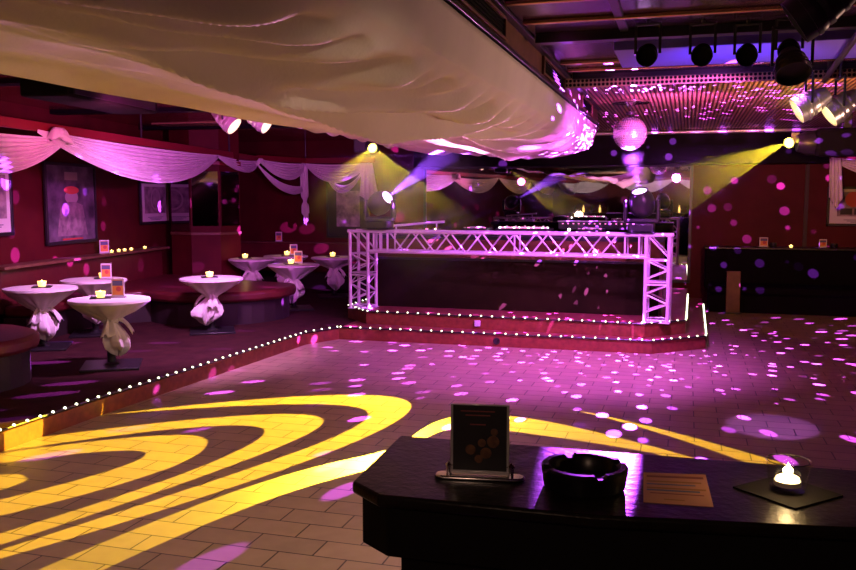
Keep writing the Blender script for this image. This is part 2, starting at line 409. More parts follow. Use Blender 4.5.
cd_player(-2.62, 'flat CD player near the middle of the DJ desk, left of the mixer')
t = thing('mixer', (-2.0, 11.08, DZ), 'lighting mixer with rows of glowing pink buttons on DJ desk', 'mixer')
MB().box((0, 0, .05), (.70, .34, .10)).build('body', 'black', t, bevel=.008)
for j in range(2):
    for i in range(14):
        MB().box((-.30 + i * .046, -.12 + j * .09, .108), (.026, .03, .016)).build('button', 'button_pink' if (i * 3 + j) % 4 else 'button_white', t)
for i in range(5): MB().tube((-.25 + i * .12, .08, .10), (-.25 + i * .12, .08, .13), .014, 10).build('knob', 'steel', t)
t = thing('equipment_rack', (-1.1, 11.42, DZ), 'long black low equipment rack at the rear right of DJ desk', 'rack')
MB().box((0, 0, .13), (1.0, .22, .10)).build('case', 'black', t, bevel=.006)
for x in (-.44, .44): MB().box((x, 0, .04), (.05, .18, .08)).build('foot', 'black_rough', t)
for i in range(14): MB().box((-.44 + i * .068, -.113, .155), (.02, .008, .012)).build('indicator', 'button_pink', t)
MB().box((0, 0, .185), (1.02, .24, .012)).build('lid', 'steel', t, bevel=.003)
t = thing('effects_unit', (-3.35, 11.40, DZ), 'small slanted effects unit on the left end of DJ desk', 'effects unit')
MB().prism([(-.2, -.14), (.2, -.14), (.2, .14), (-.2, .14)], 0, .05).build('body', 'steel', t, bevel=.006)
for i in range(4): MB().tube((-.14 + i * .09, -.06, .05), (-.14 + i * .09, -.06, .075), .016, 10).build('knob', 'button_pink' if i == 1 else 'black', t)
def desk_lamp(x, y, label):
    t = thing('desk_lamp', (x, y, DZ), label, 'lamp', 'small lamps on the DJ desk')
    MB().lathe([(.035, 0), (.035, .015), (.008, .02), (.008, .07)], (0, 0, 0), n=14).build('base', 'black', t)
    MB().ball((0, 0, .085), .021, 12, 8).build('bulb', 'button_white', t)
desk_lamp(-2.36, 11.22, 'tiny white glowing desk lamp left of the mixer')
desk_lamp(-1.42, 11.0, 'tiny white glowing desk lamp in front of the rack')
t = thing('metal_rail', (-3.3, 11.05, DZ), 'thin metal rail slanting over the left end of the DJ desk', 'rail')
MB().tube((-.55, -.12, .11), (.18, .20, .17), .017, 10).build('tube', 'truss', t)
for (x, y, z) in ((-.42, -.06, .12), (.08, .155, .16)): MB().tube((x, y, 0), (x, y, z), .010, 8).build('post', 'truss', t)

# ------------------------------------------------------------------ moving heads
def moving_head(loc, rz, aim, label, lens):
    t = thing('moving_head_light', loc, label, 'stage light', 'moving head lights on the truss towers')
    MB().box((0, 0, .055), (.30, .26, .11)).build('base', 'black', t, bevel=.02)
    y = MB(); y.box((0, 0, .135), (.40, .11, .05)); y.box((-.185, 0, .26), (.045, .13, .24)); y.box((.185, 0, .26), (.045, .13, .24))
    y.build('yoke', 'black', t, bevel=.015)
    c = Vector((0, 0, .335)); d = (Vector(aim) - Vector(loc) - c).normalized()
    MB().lathe([(.001, -.155), (.075, -.15), (.125, -.11), (.148, -.04), (.148, .03), (.128, .10), (.098, .14), (.098, .165), (.085, .165), (.08, .15)], c, d, 28).build('head', 'black', t)
    MB().lathe([(.001, .158), (.08, .154), (.08, .146)], c, d, 20).build('lens', lens, t)
    return Vector(loc) + c + d * .18, d
TT = 1.30 + .022 + .0035
p1, d1 = moving_head((-3.80, 10.57, TT), 0, (-2.55, 10.0, 2.40), 'black moving head light on the left truss tower', 'lens_purple')
p2, d2 = moving_head((-.50, 10.34, TT), 0, (-.64, 9.98, 2.40), 'black moving head light on the right end of the truss under the mirror ball', 'lens_purple')
# plates between truss chords and the heads
for x, y, s in ((-3.80, 10.57, 'left'), (-.50, 10.34, 'right')):
    tag(MB().box((x, y, TT - .0015), (.34, .36, .003), rz=-.072).build('mounting_plate', 'black', bevel=.0), 'thin black plate under the %s moving head light' % s, 'plate', 'plates under the moving heads')

# ------------------------------------------------------------------ back wall mirror
t = thing('wall_mirror', (-2.23, 14.985, .35), 'wide wall mirror behind the DJ booth reflecting the room', 'mirror')
MB().box((0, 0, .96), (4.56, .02, 1.90)).build('glass', 'mirror', t, smooth=0)
f = MB()
for x in (-2.29, 2.29): f.box((x, -.012, .96), (.05, .03, 1.94))
f.box((0, -.012, 0), (4.62, .03, .05)); f.box((0, -.012, 1.925), (4.62, .03, .04))
f.build('frame', 'frame', t, bevel=.004)
# chrome pipe with pink gleams, under the ceiling
t = thing('chrome_pipe', (.2, 14.3, 2.76), 'chrome pipe running under the ceiling right of the mirror ball', 'pipe')
MB().tube((-2.2, 0, 0), (3.6, 0, 0), .028, 12).build('tube', 'steel', t)
for x in (-2.0, -.5, 1.0, 2.5): MB().tube((x, 0, 0), (x, 0, .04), .012, 8).build('bracket', 'chrome', t)

# ------------------------------------------------------------------ mirror ball
BC = Vector((-.63, 10.0, 2.44))
t = thing('mirror_ball', BC, 'round mirror ball hanging from the ceiling before the DJ booth', 'mirror ball')
mb = MB()
nr = 22
for j in range(nr):                      # rows of small flat mirrors
    a0 = PI * (j + .06) / nr; a1 = PI * (j + .94) / nr; am = (a0 + a1) / 2
    n = max(3, int(2 * PI * math.sin(am) * nr / PI))
    for i in range(n):
        b0 = 2 * PI * (i + .05) / n; b1 = 2 * PI * (i + .95) / n; rr = .187
        q = [Vector((math.sin(a) * math.cos(b), math.sin(a) * math.sin(b), math.cos(a))) * rr for a, b in ((a0, b0), (a1, b0), (a1, b1), (a0, b1))]
        mb.add(q, [(0, 1, 2, 3)])
mb.build('mirror_tiles', 'facets', t, smooth=0)
MB().ball((0, 0, 0), .182, 28, 16).build('core', 'steel', t)
MB().tube((0, 0, .18), (0, 0, .31), .006, 8).build('rod', 'black', t)
MB().lathe([(.05, .20), (.05, .235), (.02, .24)], n=16).build('collar', 'black', t)
MB().lathe([(.19, .335), (.21, .33), (.21, .352), (.19, .352), (.10, .352), (.05, .31), (.04, .30)], n=28).build('ceiling_rose', 'chrome', t)

# ------------------------------------------------------------------ duct box with vents, and the fabric slung under it
t = thing('duct_box', (-2.2, 4.9, 2.6), 'long dark duct box with vents along the ceiling above the fabric', 'duct')
MB().box((.0, 0, .10), (2.26, 11.7, .196)).build('casing', 'wood', t, smooth=0)
MB().box((1.135, 0, .012), (.03, 11.72, .03)).build('lower_edge_strip', 'black', t, bevel=.004)
MB().box((1.15, 0, .188), (.06, 11.72, .02)).build('upper_edge_strip', 'black', t, bevel=.004)
for y, l in ((1.2, 1.0), (2.6, 1.0), (4.60, 1.05), (7.15, 1.15), (9.55, .95)):
    fr = MB(); x = 1.143
    for z in (.045, .165): fr.box((x, y - 4.9, z), (.022, l, .016))
    for s in (-1, 1): fr.box((x, y - 4.9 + s * l / 2, .105), (.022, .03, .136))
    v = fr.build('vent', 'wood', t, bevel=.003)
    g = MB(); g.box((1.133, y - 4.9, .105), (.006, l, .12))
    for q in range(5): g.box((1.139, y - 4.9, .06 + q * .022), (.008, l, .005))
    g.build('grille', 'black_rough', v, smooth=0)

def sstep(a, b, x):
    x = max(0., min(1., (x - a) / (b - a))); return x * x * (3 - 2 * x)
def prof_z(d):
    """fabric height against distance d left of the duct's right edge"""
    pts = [(0, 2.585), (.012, 2.47), (.035, 2.37), (.10, 2.31), (.25, 2.275), (.6, 2.245), (1.0, 2.25), (1.4, 2.27), (1.9, 2.30), (2.3, 2.39), (2.7, 2.485)]
    for (a, za), (b, zb) in zip(pts, pts[1:]):
        if d <= b: return za + (zb - za) * (d - a) / (b - a)
    return pts[-1][1]
def hsh(x, y):
    return math.sin(x * 3.1 + y * 1.7) * .5 + math.sin(x * 7.3 - y * 2.9 + 1.3) * .3 + math.sin(x * 1.3 + y * 4.3 + .4) * .4
Y0, Y1 = -1.0, 10.66
rf = random.Random(11); FOLDS = []; yy = 2.6
while yy < 10.4:
    FOLDS.append((yy, rf.uniform(.05, .12), rf.uniform(.07, .13), rf.uniform(.2, .9), rf.uniform(1.2, 2.6), rf.uniform(.7, 1.25))); yy += rf.uniform(.22, .55)
def sail_a(u, v):
    y = Y0 + (Y1 - Y0) * v; d = 1.30 * (u ** 1.35)
    z = prof_z(d); x = -1.068 - d
    w = sstep(.03, .22, d) * (1 - sstep(.42, .95, d))
    for a_, A_, sg, k1, k2, dm in FOLDS:
        t_ = (y - (a_ - k1 * d - k2 * d * d)) / (sg * (1 + 1.2 * d))
        if abs(t_) < 3.2:
            z -= A_ * (math.exp(-t_ * t_) - .55 * math.exp(-(t_ + 1.1) ** 2)) * sstep(.03, .20, d) * (1 - sstep(dm * .55, dm, d))
    w = sstep(.03, .22, d)
    z -= .010 * w * (hsh(x, y) + .5 * hsh(x * 2.3 + 1, y * 2.9))
    q = d + .05 * math.sin(y * .7) + .02 * (y - 5)
    z -= .022 * sstep(.35, .8, d) * (.5 + .5 * math.sin(2 * PI * q / .29 + .8 * math.sin(y * .45))) ** 2
    x += .012 * sstep(.0, .2, d) * 0 + .02 * math.sin(y * 2.1) * sstep(1.0, 1.3, d)
    z -= .03 * sstep(9.0, 10.6, y) * sstep(.1, .5, d)
    return (x, y, z)
tag(MB().grid(sail_a, 84, 420).build('ceiling_drape', 'sail', solid=.006), 'big cream fabric slung under the ceiling duct, wrinkled along its right edge', 'drape', 'fabric under the ceiling duct')
def sail_b(u, v):
    y = Y0 + (Y1 + .02 - Y0) * v; d = 1.10 + (2.62 - 1.10) * u
    z = prof_z(d) + .045 * (1 - sstep(0, .25, u)) + .012
    x = -1.068 - d
    far = sstep(3.5, 10.5, y)
    psi = y * .9 - d * 1.2
    z -= .05 * (1 - .6 * sstep(.75, 1, u)) * (.5 + .5 * math.sin(2 * PI * (d / .48 + .10 * y + .25 * math.sin(y * .8)))) ** 2 * sstep(0, .3, u)
    z -= .06 * far * (.5 + .5 * math.sin(2 * PI * psi / .75)) ** 3 * sstep(.45, .95, u)
    z -= .012 * sstep(.8, 1., u) * (.5 + .5 * math.sin(y * 2.6)) + .008 * hsh(x, y)
    x += .06 * math.sin(y * 1.1 + .5) * u
    return (x, y, z)
tag(MB().grid(sail_b, 60, 300).build('ceiling_drape', 'sail', solid=.006), 'second cream fabric overlapping left of the wrinkled one, hem over the tables', 'drape', 'fabric under the ceiling duct')

# ------------------------------------------------------------------ swags
def swag(A, B, nrm, top, drop, label, folds=7, depth=.10, skew=0., grp='white fabric swags on the red header boards', puff=.03):
    A = Vector(A); B = Vector(B); nrm = Vector(nrm); L_ = (B - A).length
    def fn(u, v):
        k = 1 - (2 * u - 1) ** 2
        k = k ** (1.0 + skew * 0)
        uu = u + skew * .25 * v * k
        p = A + (B - A) * uu
        z = -(top * (1 - v) + drop * v) * k - .03 * v
        bulge = depth * k * v * (1 - .3 * v)
        rip = puff * math.sin(2 * PI * (v * folds + .3 * math.sin(3 * u))) * (.25 + .75 * k) * (.3 + .7 * v)
        gather = 1 - .65 * (1 - min(1, 6 * min(u, 1 - u)))
        return p + nrm * (bulge + rip * gather) + Vector((0, 0, z))
    o = MB().grid(fn, 36, 48).build('swag_drape', 'swag', solid=.004)
    return tag(o, label, 'drape', grp)
def tail(p, nrm, along, length, w0, w1, label, pin=None, grp='hanging tails of the white swags'):
    p = Vector(p); nrm = Vector(nrm); along = Vector(along)
    def fn(u, v):
        w = w0 + (w1 - w0) * v
        if pin: w *= 1 - .65 * math.exp(-((v - pin) / .07) ** 2)
        s = (u - .5) * w
        z = -length * v * (1 - .12 * math.cos(6 * u) * v)
        return p + along * (s + .03 * v) + nrm * (.02 + .022 * math.sin(2 * PI * u * 3.5) * (.4 + v)) + Vector((0, 0, z))
    return tag(MB().grid(fn, 28, 24).build('drape_tail', 'swag', solid=.004), label, 'drape', grp)
def wl(y, z, off=1.20): v = Vector((wx(y), y, 0)) + WN * off; return (v.x, v.y, z)
swag(wl(3.9, 2.37), wl(7.28, 2.33), WN, .06, .42, 'swag at the far left edge of the photo ending left of the big poster', 8)
swag(wl(6.75, 2.37), wl(11.45, 2.37), WN, .03, .43, 'longest pink-lit swag, above the two framed posters on the left wall', 9, .12)
swag(wl(11.4, 2.37), wl(13.3, 2.37), WN, .03, .20, 'shallow swag running past the top of the mirrored column', 5)
D1 = Vector((Q1[0] - Q0[0], Q1[1] - Q0[1], 0)).normalized(); DN = Vector((D1.y, -D1.x, 0)); NB = Vector((0, -1, 0))
def dl(t, z, off=.05): v = Vector((*Q0, 0)) + (Vector((*Q1, 0)) - Vector((*Q0, 0))) * t + DN * off; return (v.x, v.y, z)
swag(dl(-.02, 2.40, .09), dl(.98, 2.37, .09), DN, .03, .30, 'upper swag between the mirrored column and the thin hanging tail', 6, .10)
swag(dl(-.04, 2.33, .07), dl(1.0, 1.98, .07), DN, .16, .30, 'lower crossed swag looping down to the thin tail', 5, .08)
swag((-6.74, 14.72, 2.37), (-5.48, 14.72, 2.37), NB, .03, .33, 'swag above the dark framed picture at the far end', 6, .12)
swag((-6.45, 14.84, 2.28), (-5.62, 14.82, 2.30), NB, .32, .44, 'thin inner swag hanging behind the one over the dark picture', 3, .03)
tail((-6.74, 14.66, 2.33), NB, (1, 0, 0), .98, .16, .15, 'thin knotted tail hanging between two back wall swags', .72)
tail((-5.50, 14.66, 2.36), NB, (1, 0, 0), .66, .20, .36, 'wide pleated tail hanging left of the yellow lamp')
# knots where the swags meet on the header
for i, (p, lb) in enumerate(((wl(7.0, 2.36, 1.27), 'knotted bow of fabric at the left end of the longest swag'), (wl(13.2, 2.37, 1.27), 'bunched bow of fabric right of the mirrored column'), ((-6.74, 14.62, 2.34), 'knotted bow of fabric above the thin tail'))):
    t = thing('fabric_knot', p, lb, 'bow', 'knots of the white swags')
    s_ = (.9, .7, .6)[i]
    MB().ball((0, 0, 0), .06 * s_, 12, 8).build('knot', 'swag', t)
    for q in (-1, 1):
        def loop(u, v, q=q):
            a = 2 * PI * v; r = .035 + .05 * math.sin(PI * min(u * 1.15, 1))
            return (0.03 * math.cos(a) * 1.5 * s_, q * .17 * u * s_, (-.10 * u * u + r * math.sin(a) * .9 * (1 - .25 * u)) * s_)
        MB().grid(loop, 8, 14).build('loop', 'swag', t, solid=.004)
swag((2.07, 14.36, 2.34), (3.7, 14.36, 2.33), NB, .05, .30, 'swag at the right edge of the photo above the white framed picture', 5, .08)
tail((2.12, 14.34, 2.32), NB, (1, 0, 0), .66, .16, .20, 'narrow tail hanging left of the white framed picture')
# the rest of the room, seen in the mirror
for i, (a, b) in enumerate(((-4.5, -1.8), (-1.8, 1.0), (1.0, 3.85))):
    swag(wl(a, 2.37), wl(b, 2.37), WN, .05, .45, ('swag on the left wall nearest the rear corner', 'middle swag of the left wall beside the camera', 'swag on the left wall just outside the left edge of the photo')[i], 7, .14, grp='swags seen only in the mirror')
for i in range(4):
    a = -5.0 + i * 2.3
    swag((a, -4.80, 2.5), (a + 2.2, -4.80, 2.5), (0, 1, 0), .08, .5, ('first', 'second', 'third', 'fourth')[i] + ' swag from the left wall on the rear wall behind the camera', 7, .14, grp='swags seen only in the mirror')

# ------------------------------------------------------------------ pictures
def picture(c, nrm, w, h, label, kind, border=.05, group=None):
    """c: centre on the wall; nrm: direction it faces"""
    nrm = Vector(nrm).normalized(); rz = math.atan2(nrm.y, nrm.x) + PI / 2
    t = thing('framed_picture', c, label, 'picture', group, rz)
    f = MB()
    for s in (-1, 1):
        f.box((s * (w / 2 - .02), -.02, 0), (.04, .035, h)); f.box((0, -.02, s * (h / 2 - .02)), (w, .035, .04))
    f.build('frame', 'frame', t, bevel=.005)
    pm = {'night': 'poster_dark', 'white': 'white', 'dark': 'frame', 'pale': 'poster_pale'}[kind]
    MB().box((0, -.012, 0), (w - .07, .012, h - .07)).build('print', pm, t, smooth=0)
    p = MB()
    def disc(cx, cz, rx, rz_, y=-.021, n=20): return MB().add([(cx + rx * math.cos(2 * PI * i / n), y, cz + rz_ * math.sin(2 * PI * i / n)) for i in range(n)], [tuple(range(n))])
    def rect(cx, cz, a, b, y=-.02): return MB().box((cx, y, cz), (a, .003, b))
    if kind == 'night':
        disc(.0, .08, w * .13, h * .085).build('figure', 'poster_skin', t, smooth=0)
        disc(.0, .17, w * .15, h * .05, -.0225).build('figure', 'ink_red', t, smooth=0)
        MB().add([(-w * .30, -.022, -h * .40), (w * .30, -.022, -h * .40), (w * .22, -.022, -.02 * h), (w * .07, -.022, .02 * h), (-w * .07, -.022, .02 * h), (-w * .22, -.022, -.02 * h)], [(0, 1, 2, 3, 4, 5)]).build('figure', 'poster_pale', t, smooth=0)
        rect(0, -h * .44, w * .4, h * .02, -.022).build('band', 'ink_red', t, smooth=0)
        rect(0, h * .34, w * .25, h * .10, -.022).build('band', 'poster_skin', t, smooth=0)
    if kind == 'white':
        rect(0, .06 * h, w * .70, h * .62, -.0205).build('art', 'poster_pale', t, smooth=0)
        for q in range(3): rect(0, -.34 * h - q * .03 * h, w * (.5 - .1 * q), h * .012, -.0205).build('caption_line', 'ink_blue', t, smooth=0)
    return t
def pwall(y, z): v = Vector((wx(y), y, 0)) + WN * .02; return (v.x, v.y, z)
picture(pwall(7.72, 1.69), WN, .72, .78, 'pale-bordered picture cut by the left edge of the photo', 'white')
picture(pwall(9.33, 1.655), WN, 1.22, 1.02, 'big dark poster of a figure below the left end of the longest swag', 'night')
t = picture(pwall(11.75, 1.66), WN, 1.06, .66, 'white-bordered picture with a ring, between the big poster and the column', 'white')
MB().lathe([(.14, 0), (.17, 0), (.17, .002), (.14, .002)], (0, -.0245, .05), (0, -1, 0), 28, caps=False).build('ring', 'poster_skin', t)
t = picture((-6.03, 14.975, 1.60), NB, .80, 1.20, 'dark framed picture on the back wall left of the truss', 'dark')
MB().box((0.03, -.021, -.06), (.46, .003, .66)).build('art', 'poster_pale', t, smooth=0)
t = picture((2.62, 14.975, 1.60), NB, 1.0, .62, 'white framed picture with red disc on the right wall part', 'white')
MB().lathe([(.001, 0), (.12, 0), (.12, .002), (.001, .002)], (-.12, -.0245, .11), (0, -1, 0), 24).build('red_disc', 'ink_red', t)
for x in (-.22, -.02): MB().box((x, -.0245, -.08), (.17, .003, .10)).build('block', 'frame', t, smooth=0)

# ------------------------------------------------------------------ mirrored column
CC = Vector((-7.41, 12.36, .14)); RC = .53
t = thing('mirrored_column', CC, 'eight-sided column with mirror strips beside the round bench end', 'column')
base = math.radians(-60)
oct_ = [(RC / math.cos(PI / 8) * math.cos(base + PI / 8 + i * PI / 4), RC / math.cos(PI / 8) * math.sin(base + PI / 8 + i * PI / 4)) for i in range(8)]
MB().prism(oct_, 0, FZ - .14 - .004).build('shaft', 'wall', t, smooth=0)
for i in (-1, 0, 1):
    a = base + i * PI / 4; c = Vector((math.cos(a), math.sin(a), 0)) * (RC + .006)
    lo = 1.28 if i >= 0 else 1.20
    m_ = Matrix.Rotation(a + PI / 2, 3, 'Z')
    MB().box((c.x, c.y, (lo + 2.12) / 2 - .14 + .02), (.39, .012, 2.12 - lo), mtx=m_).build('mirror_strip', 'smoked', t, smooth=0)
MB().prism([(x * 1.035, y * 1.035) for x, y in oct_], 1.02, 1.06).build('ledge_ring', 'wood', t, bevel=.006)
MB().prism([(x * 1.05, y * 1.05) for x, y in oct_], 2.10, 2.16).build('top_ring', 'header', t, bevel=.006)

# ------------------------------------------------------------------ benches
def bench_poly(name, seat, base, back, zb, label, z0=.14, zs=.56, pm='bench_base'):
    t = thing(name, (0, 0, z0), label, 'bench', 'leather benches')
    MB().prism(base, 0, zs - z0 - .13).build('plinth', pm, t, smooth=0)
    MB().prism(seat, zs - z0 - .13, zs - z0).build('seat', 'leather', t, bevel=.04)
    if back:
        MB().prism(back, zs - z0 - .10, zb - z0).build('backrest', 'leather', t, bevel=.02)
    return t
def arc(cx, cy, r, a0, a1, n=10): return [(cx + r * math.cos(math.radians(a0 + (a1 - a0) * i / n)), cy + r * math.sin(math.radians(a0 + (a1 - a0) * i / n))) for i in range(n + 1)]
# long bench along the left wall with a rounded end before the column
def bl(y, off): v = Vector((wx(y), y, 0)) + WN * off; return (v.x, v.y)
seat = [bl(7.55, .22), bl(7.55, .56), bl(9.0, .60)] + arc(-6.0, 10.30, 1.02, 232, 395, 14) + [(-6.0, 11.1), (-6.6, 11.0), (-7.2, 11.6), bl(11.6, .22)]
inner = [bl(7.55, .22), bl(7.55, .48), bl(9.05, .52)] + arc(-6.0, 10.30, .93, 232, 395, 14) + [(-6.0, 11.0), (-6.6, 10.95), (-7.2, 11.55), bl(11.55, .22)]
t = bench_poly('banquette', seat, inner, [bl(7.55, .06), bl(7.55, .20), bl(11.6, .20), bl(11.6, .06)], .95, 'long red bench along the left wall with its rounded end before the column')
MB().prism([bl(7.5, .04), bl(7.5, .30), bl(11.65, .30), bl(11.65, .04)], .95 - .14, .985 - .14).build('ledge', 'wood', t, bevel=.006)
# rounded back wrapped in front of the column
# nearest bench at the left edge
s1 = [(-6.62, 5.0), (-5.9, 5.0)] + arc(-5.95, 5.75, .72, -60, 60, 8) + [(-5.9, 6.5), (-6.82, 6.5)]
s2 = [(-6.62, 5.05), (-5.9, 5.05)] + arc(-5.95, 5.75, .64, -60, 60, 8) + [(-5.9, 6.45), (-6.82, 6.45)]
bench_poly('bench', s1, s2, None, 0, 'nearest dark red bench, cut by the left edge of the photo')
# bench along the back wall behind the far tables
t = bench_poly('banquette', [(-8.2, 13.95), (-4.7, 13.95), (-4.7, 14.7), (-8.2, 14.7)], [(-8.2, 14.02), (-4.75, 14.02), (-4.75, 14.7), (-8.2, 14.7)], [(-8.2, 14.68), (-4.7, 14.68), (-4.7, 14.9), (-8.2, 14.9)], .90, 'red bench along the back wall behind the far tables')
MB().box((-6.45, 14.82, .905 - .14), (3.5, .22, .03)).build('ledge', 'wood', t, bevel=.006)
# dark bench on the right
t = bench_poly('banquette', [(.35, 13.75), (4.8, 13.75), (4.8, 14.5), (.35, 14.5)], [(.35, 13.8), (4.8, 13.8), (4.8, 14.5), (.35, 14.5)], [(.30, 14.44), (4.9, 14.44), (4.9, 14.9), (.30, 14.9)], .93, 'long black bench along the back wall right of the booth', 0, .40, 'bench_black')
MB().box((2.6, 14.66, .945), (4.62, .50, .03)).build('ledge', 'black', t, bevel=.006)
for c in t.children:
    if c.name.startswith(('seat', 'backrest')): c.data.materials[0] = M['bench_black']
t = thing('wooden_post', (.70, 13.68, 0), 'low brown post before the black bench right of the booth', 'post')
MB().box((0, 0, .33), (.20, .06, .62)).build('shaft', 'wood', t, bevel=.008)
MB().box((0, 0, .01), (.26, .10, .02)).build('foot', 'black', t, bevel=.004)

# ------------------------------------------------------------------ tables with tied cloths, candles, cards
def cloth_mesh(seed, tdir, wz=.50, zb=.14, rad=.365):
    rr = random.Random(seed); mb = MB(); n = 96; H = .64; ph = rr.random() * 6
    prof = [(.001, H + .006), (rad * .5, H + .006), (rad * .93, H + .006), (rad, H + .001), (rad + .004, H - .02), (rad * .84, H - .06), (rad * .60, H - .115), (rad * .36, wz + .045), (.080, wz + .012), (.058, wz - .015)]
    pl = 15
    def fn(a, j, r, h):
        k = max(0, (j - 4)) / 5
        k2 = math.sin(PI * min(1, k * .85)) if k > 0 else 0
        w = math.sin(pl * a + ph) * .6 + math.sin(9 * a + ph * 2) * .4
        return r * (1 + .10 * k2 * w), h + (.02 * k2 * math.sin(4 * a + ph))
    mb.lathe(prof, n=n, fn=fn)
    # the gathered end below the knot: a soft bag falling to one side
    dx, dy = math.cos(tdir), math.sin(tdir); Ls = wz - zb
    prof2 = [(.058, 0), (.070, .05), (.100, .28), (.128, .55), (.118, .74), (.070, .90), (.012, 1.)]
    def bag(u, v):
        j = v * (len(prof2) - 1); i = min(int(j), len(prof2) - 2); q = j - i
        r = prof2[i][0] * (1 - q) + prof2[i + 1][0] * q; h = prof2[i][1] * (1 - q) + prof2[i + 1][1] * q
        a = 2 * PI * u
        r *= 1 + (.30 * math.cos(2 * (a - tdir) + 1.2) + .20 * math.sin(7 * a + ph) + .12 * math.sin(11 * a + 2 * ph)) * min(1, h * 3)
        off = .11 * math.sin(h * PI * .5)
        return (r * math.cos(a) + dx * off, r * math.sin(a) + dy * off, wz - .015 - Ls * h * (1 + .10 * math.sin(3 * a + ph) * h))
    mb.grid(bag, 48, 22)
    return mb
def bow_mesh(wz, tdir, sd):
    mb = MB()
    mb.lathe([(.060, -.022), (.074, -.012), (.076, .010), (.064, .022)], (0, 0, wz - .005), n=20)
    for q in (-1, 1):
        a = tdir + q * .75
        d = Vector((math.cos(a), math.sin(a), 0)); s = Vector((-d.y, d.x, 0))
        def ear(u, v, d=d, s=s, q=q):
            w = .03 + .10 * u
            return Vector((0, 0, wz)) + d * (.07 + .13 * u) + s * ((v - .5) * w + .012 * math.sin(8 * v) * u) + Vector((0, 0, .01 - .13 * u * u + .02 * math.sin(9 * v + q)))
        mb.grid(ear, 8, 8)
    return mb
def menu_card(loc, rz, label, h=.17, w=.12):
    t = thing('menu_card_stand', loc, label, 'menu card', 'small menu card stands', rz)
    MB().box((0, 0, .006), (w + .02, .05, .012)).build('foot', 'acrylic', t, bevel=.003)
    MB().box((0, 0, .012 + h / 2), (w, .012, h)).build('sleeve', 'white', t, bevel=.002)
    MB().box((0, -.0075, .012 + h / 2), (w * .8, .003, h * .82)).build('print', 'ink_orange', t, smooth=0)
    p = MB(); p.box((0, -.0095, .012 + h * .74), (w * .78, .002, h * .28))
    p.build('sky_panel', 'ink_blue', t, smooth=0)
    MB().lathe([(.001, 0), (w * .2, 0), (w * .2, .001), (.001, .001)], (.008, -.0095, .012 + h * .42), (0, -1, 0), 14).build('fruit_picture', 'ink_red', t)
def candle(loc, label, s=1., grp='table candles', lit=True, coaster=True, light=0.):
    t = thing('tealight_candle', loc, label, 'candle', grp)
    z = 0
    if coaster:
        MB().box((0, 0, .004), (.19 * s, .19 * s, .008), rz=.6).build('coaster', 'black', t, bevel=.002); z = .0085
    MB().lathe([(.034 * s, z), (.042 * s, z + .03 * s), (.046 * s, z + .055 * s), (.042 * s, z + .055 * s), (.036 * s, z + .02)], n=18).build('cup', 'candle_glass', t)
    MB().lathe([(.001, z + .004), (.030 * s, z + .006), (.030 * s, z + .03 * s), (.001, z + .03 * s)], n=14).build('wax', 'wax', t)
    MB().lathe([(.001, z + .032 * s), (.008 * s, z + .042 * s), (.001, z + .066 * s)], n=8).build('flame', 'flame', t)
    if light:
        l = bpy.data.lights.new('candle_light', 'POINT'); l.energy = light; l.color = (1, .55, .2); l.shadow_soft_size = .02
        o = bpy.data.objects.new('candle_light', l); COL.objects.link(o); o.location = Vector(loc) + Vector((0, 0, .13))
TB = [  # x, y, tail direction, label part, candle, card
    (-6.50, 7.52, -.5, 'leftmost table nearest the photo edge', (.02, .0), None),
    (-5.15, 6.85, -.3, 'front table, nearest the dance floor', (-.08, -.02), (.06, .05)),
    (-6.58, 8.48, -.8, 'table half hidden behind the front one', (.05, .1), (.16, .02)),
    (-5.38, 9.05, -1.7, 'table before the rounded bench end', (-.02, .0), None),
    (-6.52, 12.2, -1.2, 'table beside the column, half hidden by it', (-.12, .0), None),
    (-6.35, 13.05, -1.2, 'farthest table, behind two others near the back wall', (0.02, .0), (.12, .05)),
    (-5.38, 11.3, -1.4, 'table with menu card left of the truss tower', (-.03, -.02), (.02, .12)),
    (-5.45, 12.95, -.9, 'table close behind the left truss tower', (-.02, .0), None),
]
Gt = ('little round cocktail tables on the podium', 'white cloths tied round the table legs')
for i, (x, y, td, lb, cp, kp) in enumerate(TB):
    t = thing('cocktail_table', (x, y, .14), 'round table under a tied white cloth: ' + lb, 'table', Gt[0])
    MB().lathe([(.001, .612), (.350, .612), (.355, .62), (.355, .636), (.350, .64), (.001, .64)], n=40).build('tabletop', 'wood', t)
    MB().tube((0, 0, .03), (0, 0, .612), .038, 14).build('pedestal', 'black', t)
    MB().box((0, 0, .012), (.52, .52, .024), rz=.55).build('base_plate', 'black', t, bevel=.006)
    MB().lathe([(.07, .024), (.06, .035), (.04, .045)], n=14).build('collar', 'black', t)
    wz = (.41, .44, .43, .43, .44, .43, .42, .45)[i]
    c = cloth_mesh(i + 3, td, wz, .13 + .02 * (i % 3)).build('tablecloth', 'cloth', solid=.0, loc=(x, y, .14), smooth=60)
    tag(c, 'white tied tablecloth on the ' + lb, 'tablecloth', Gt[1])
    bow_mesh(wz, td, i).build('sash', 'cloth', c, solid=.004)
    z = .14 + .648
    candle((x + cp[0], y + cp[1], z), 'glowing candle on the ' + lb, 1.0, light=.5)
    if kp: menu_card((x + kp[0], y + kp[1], z), .35, 'menu card standing on the ' + lb)
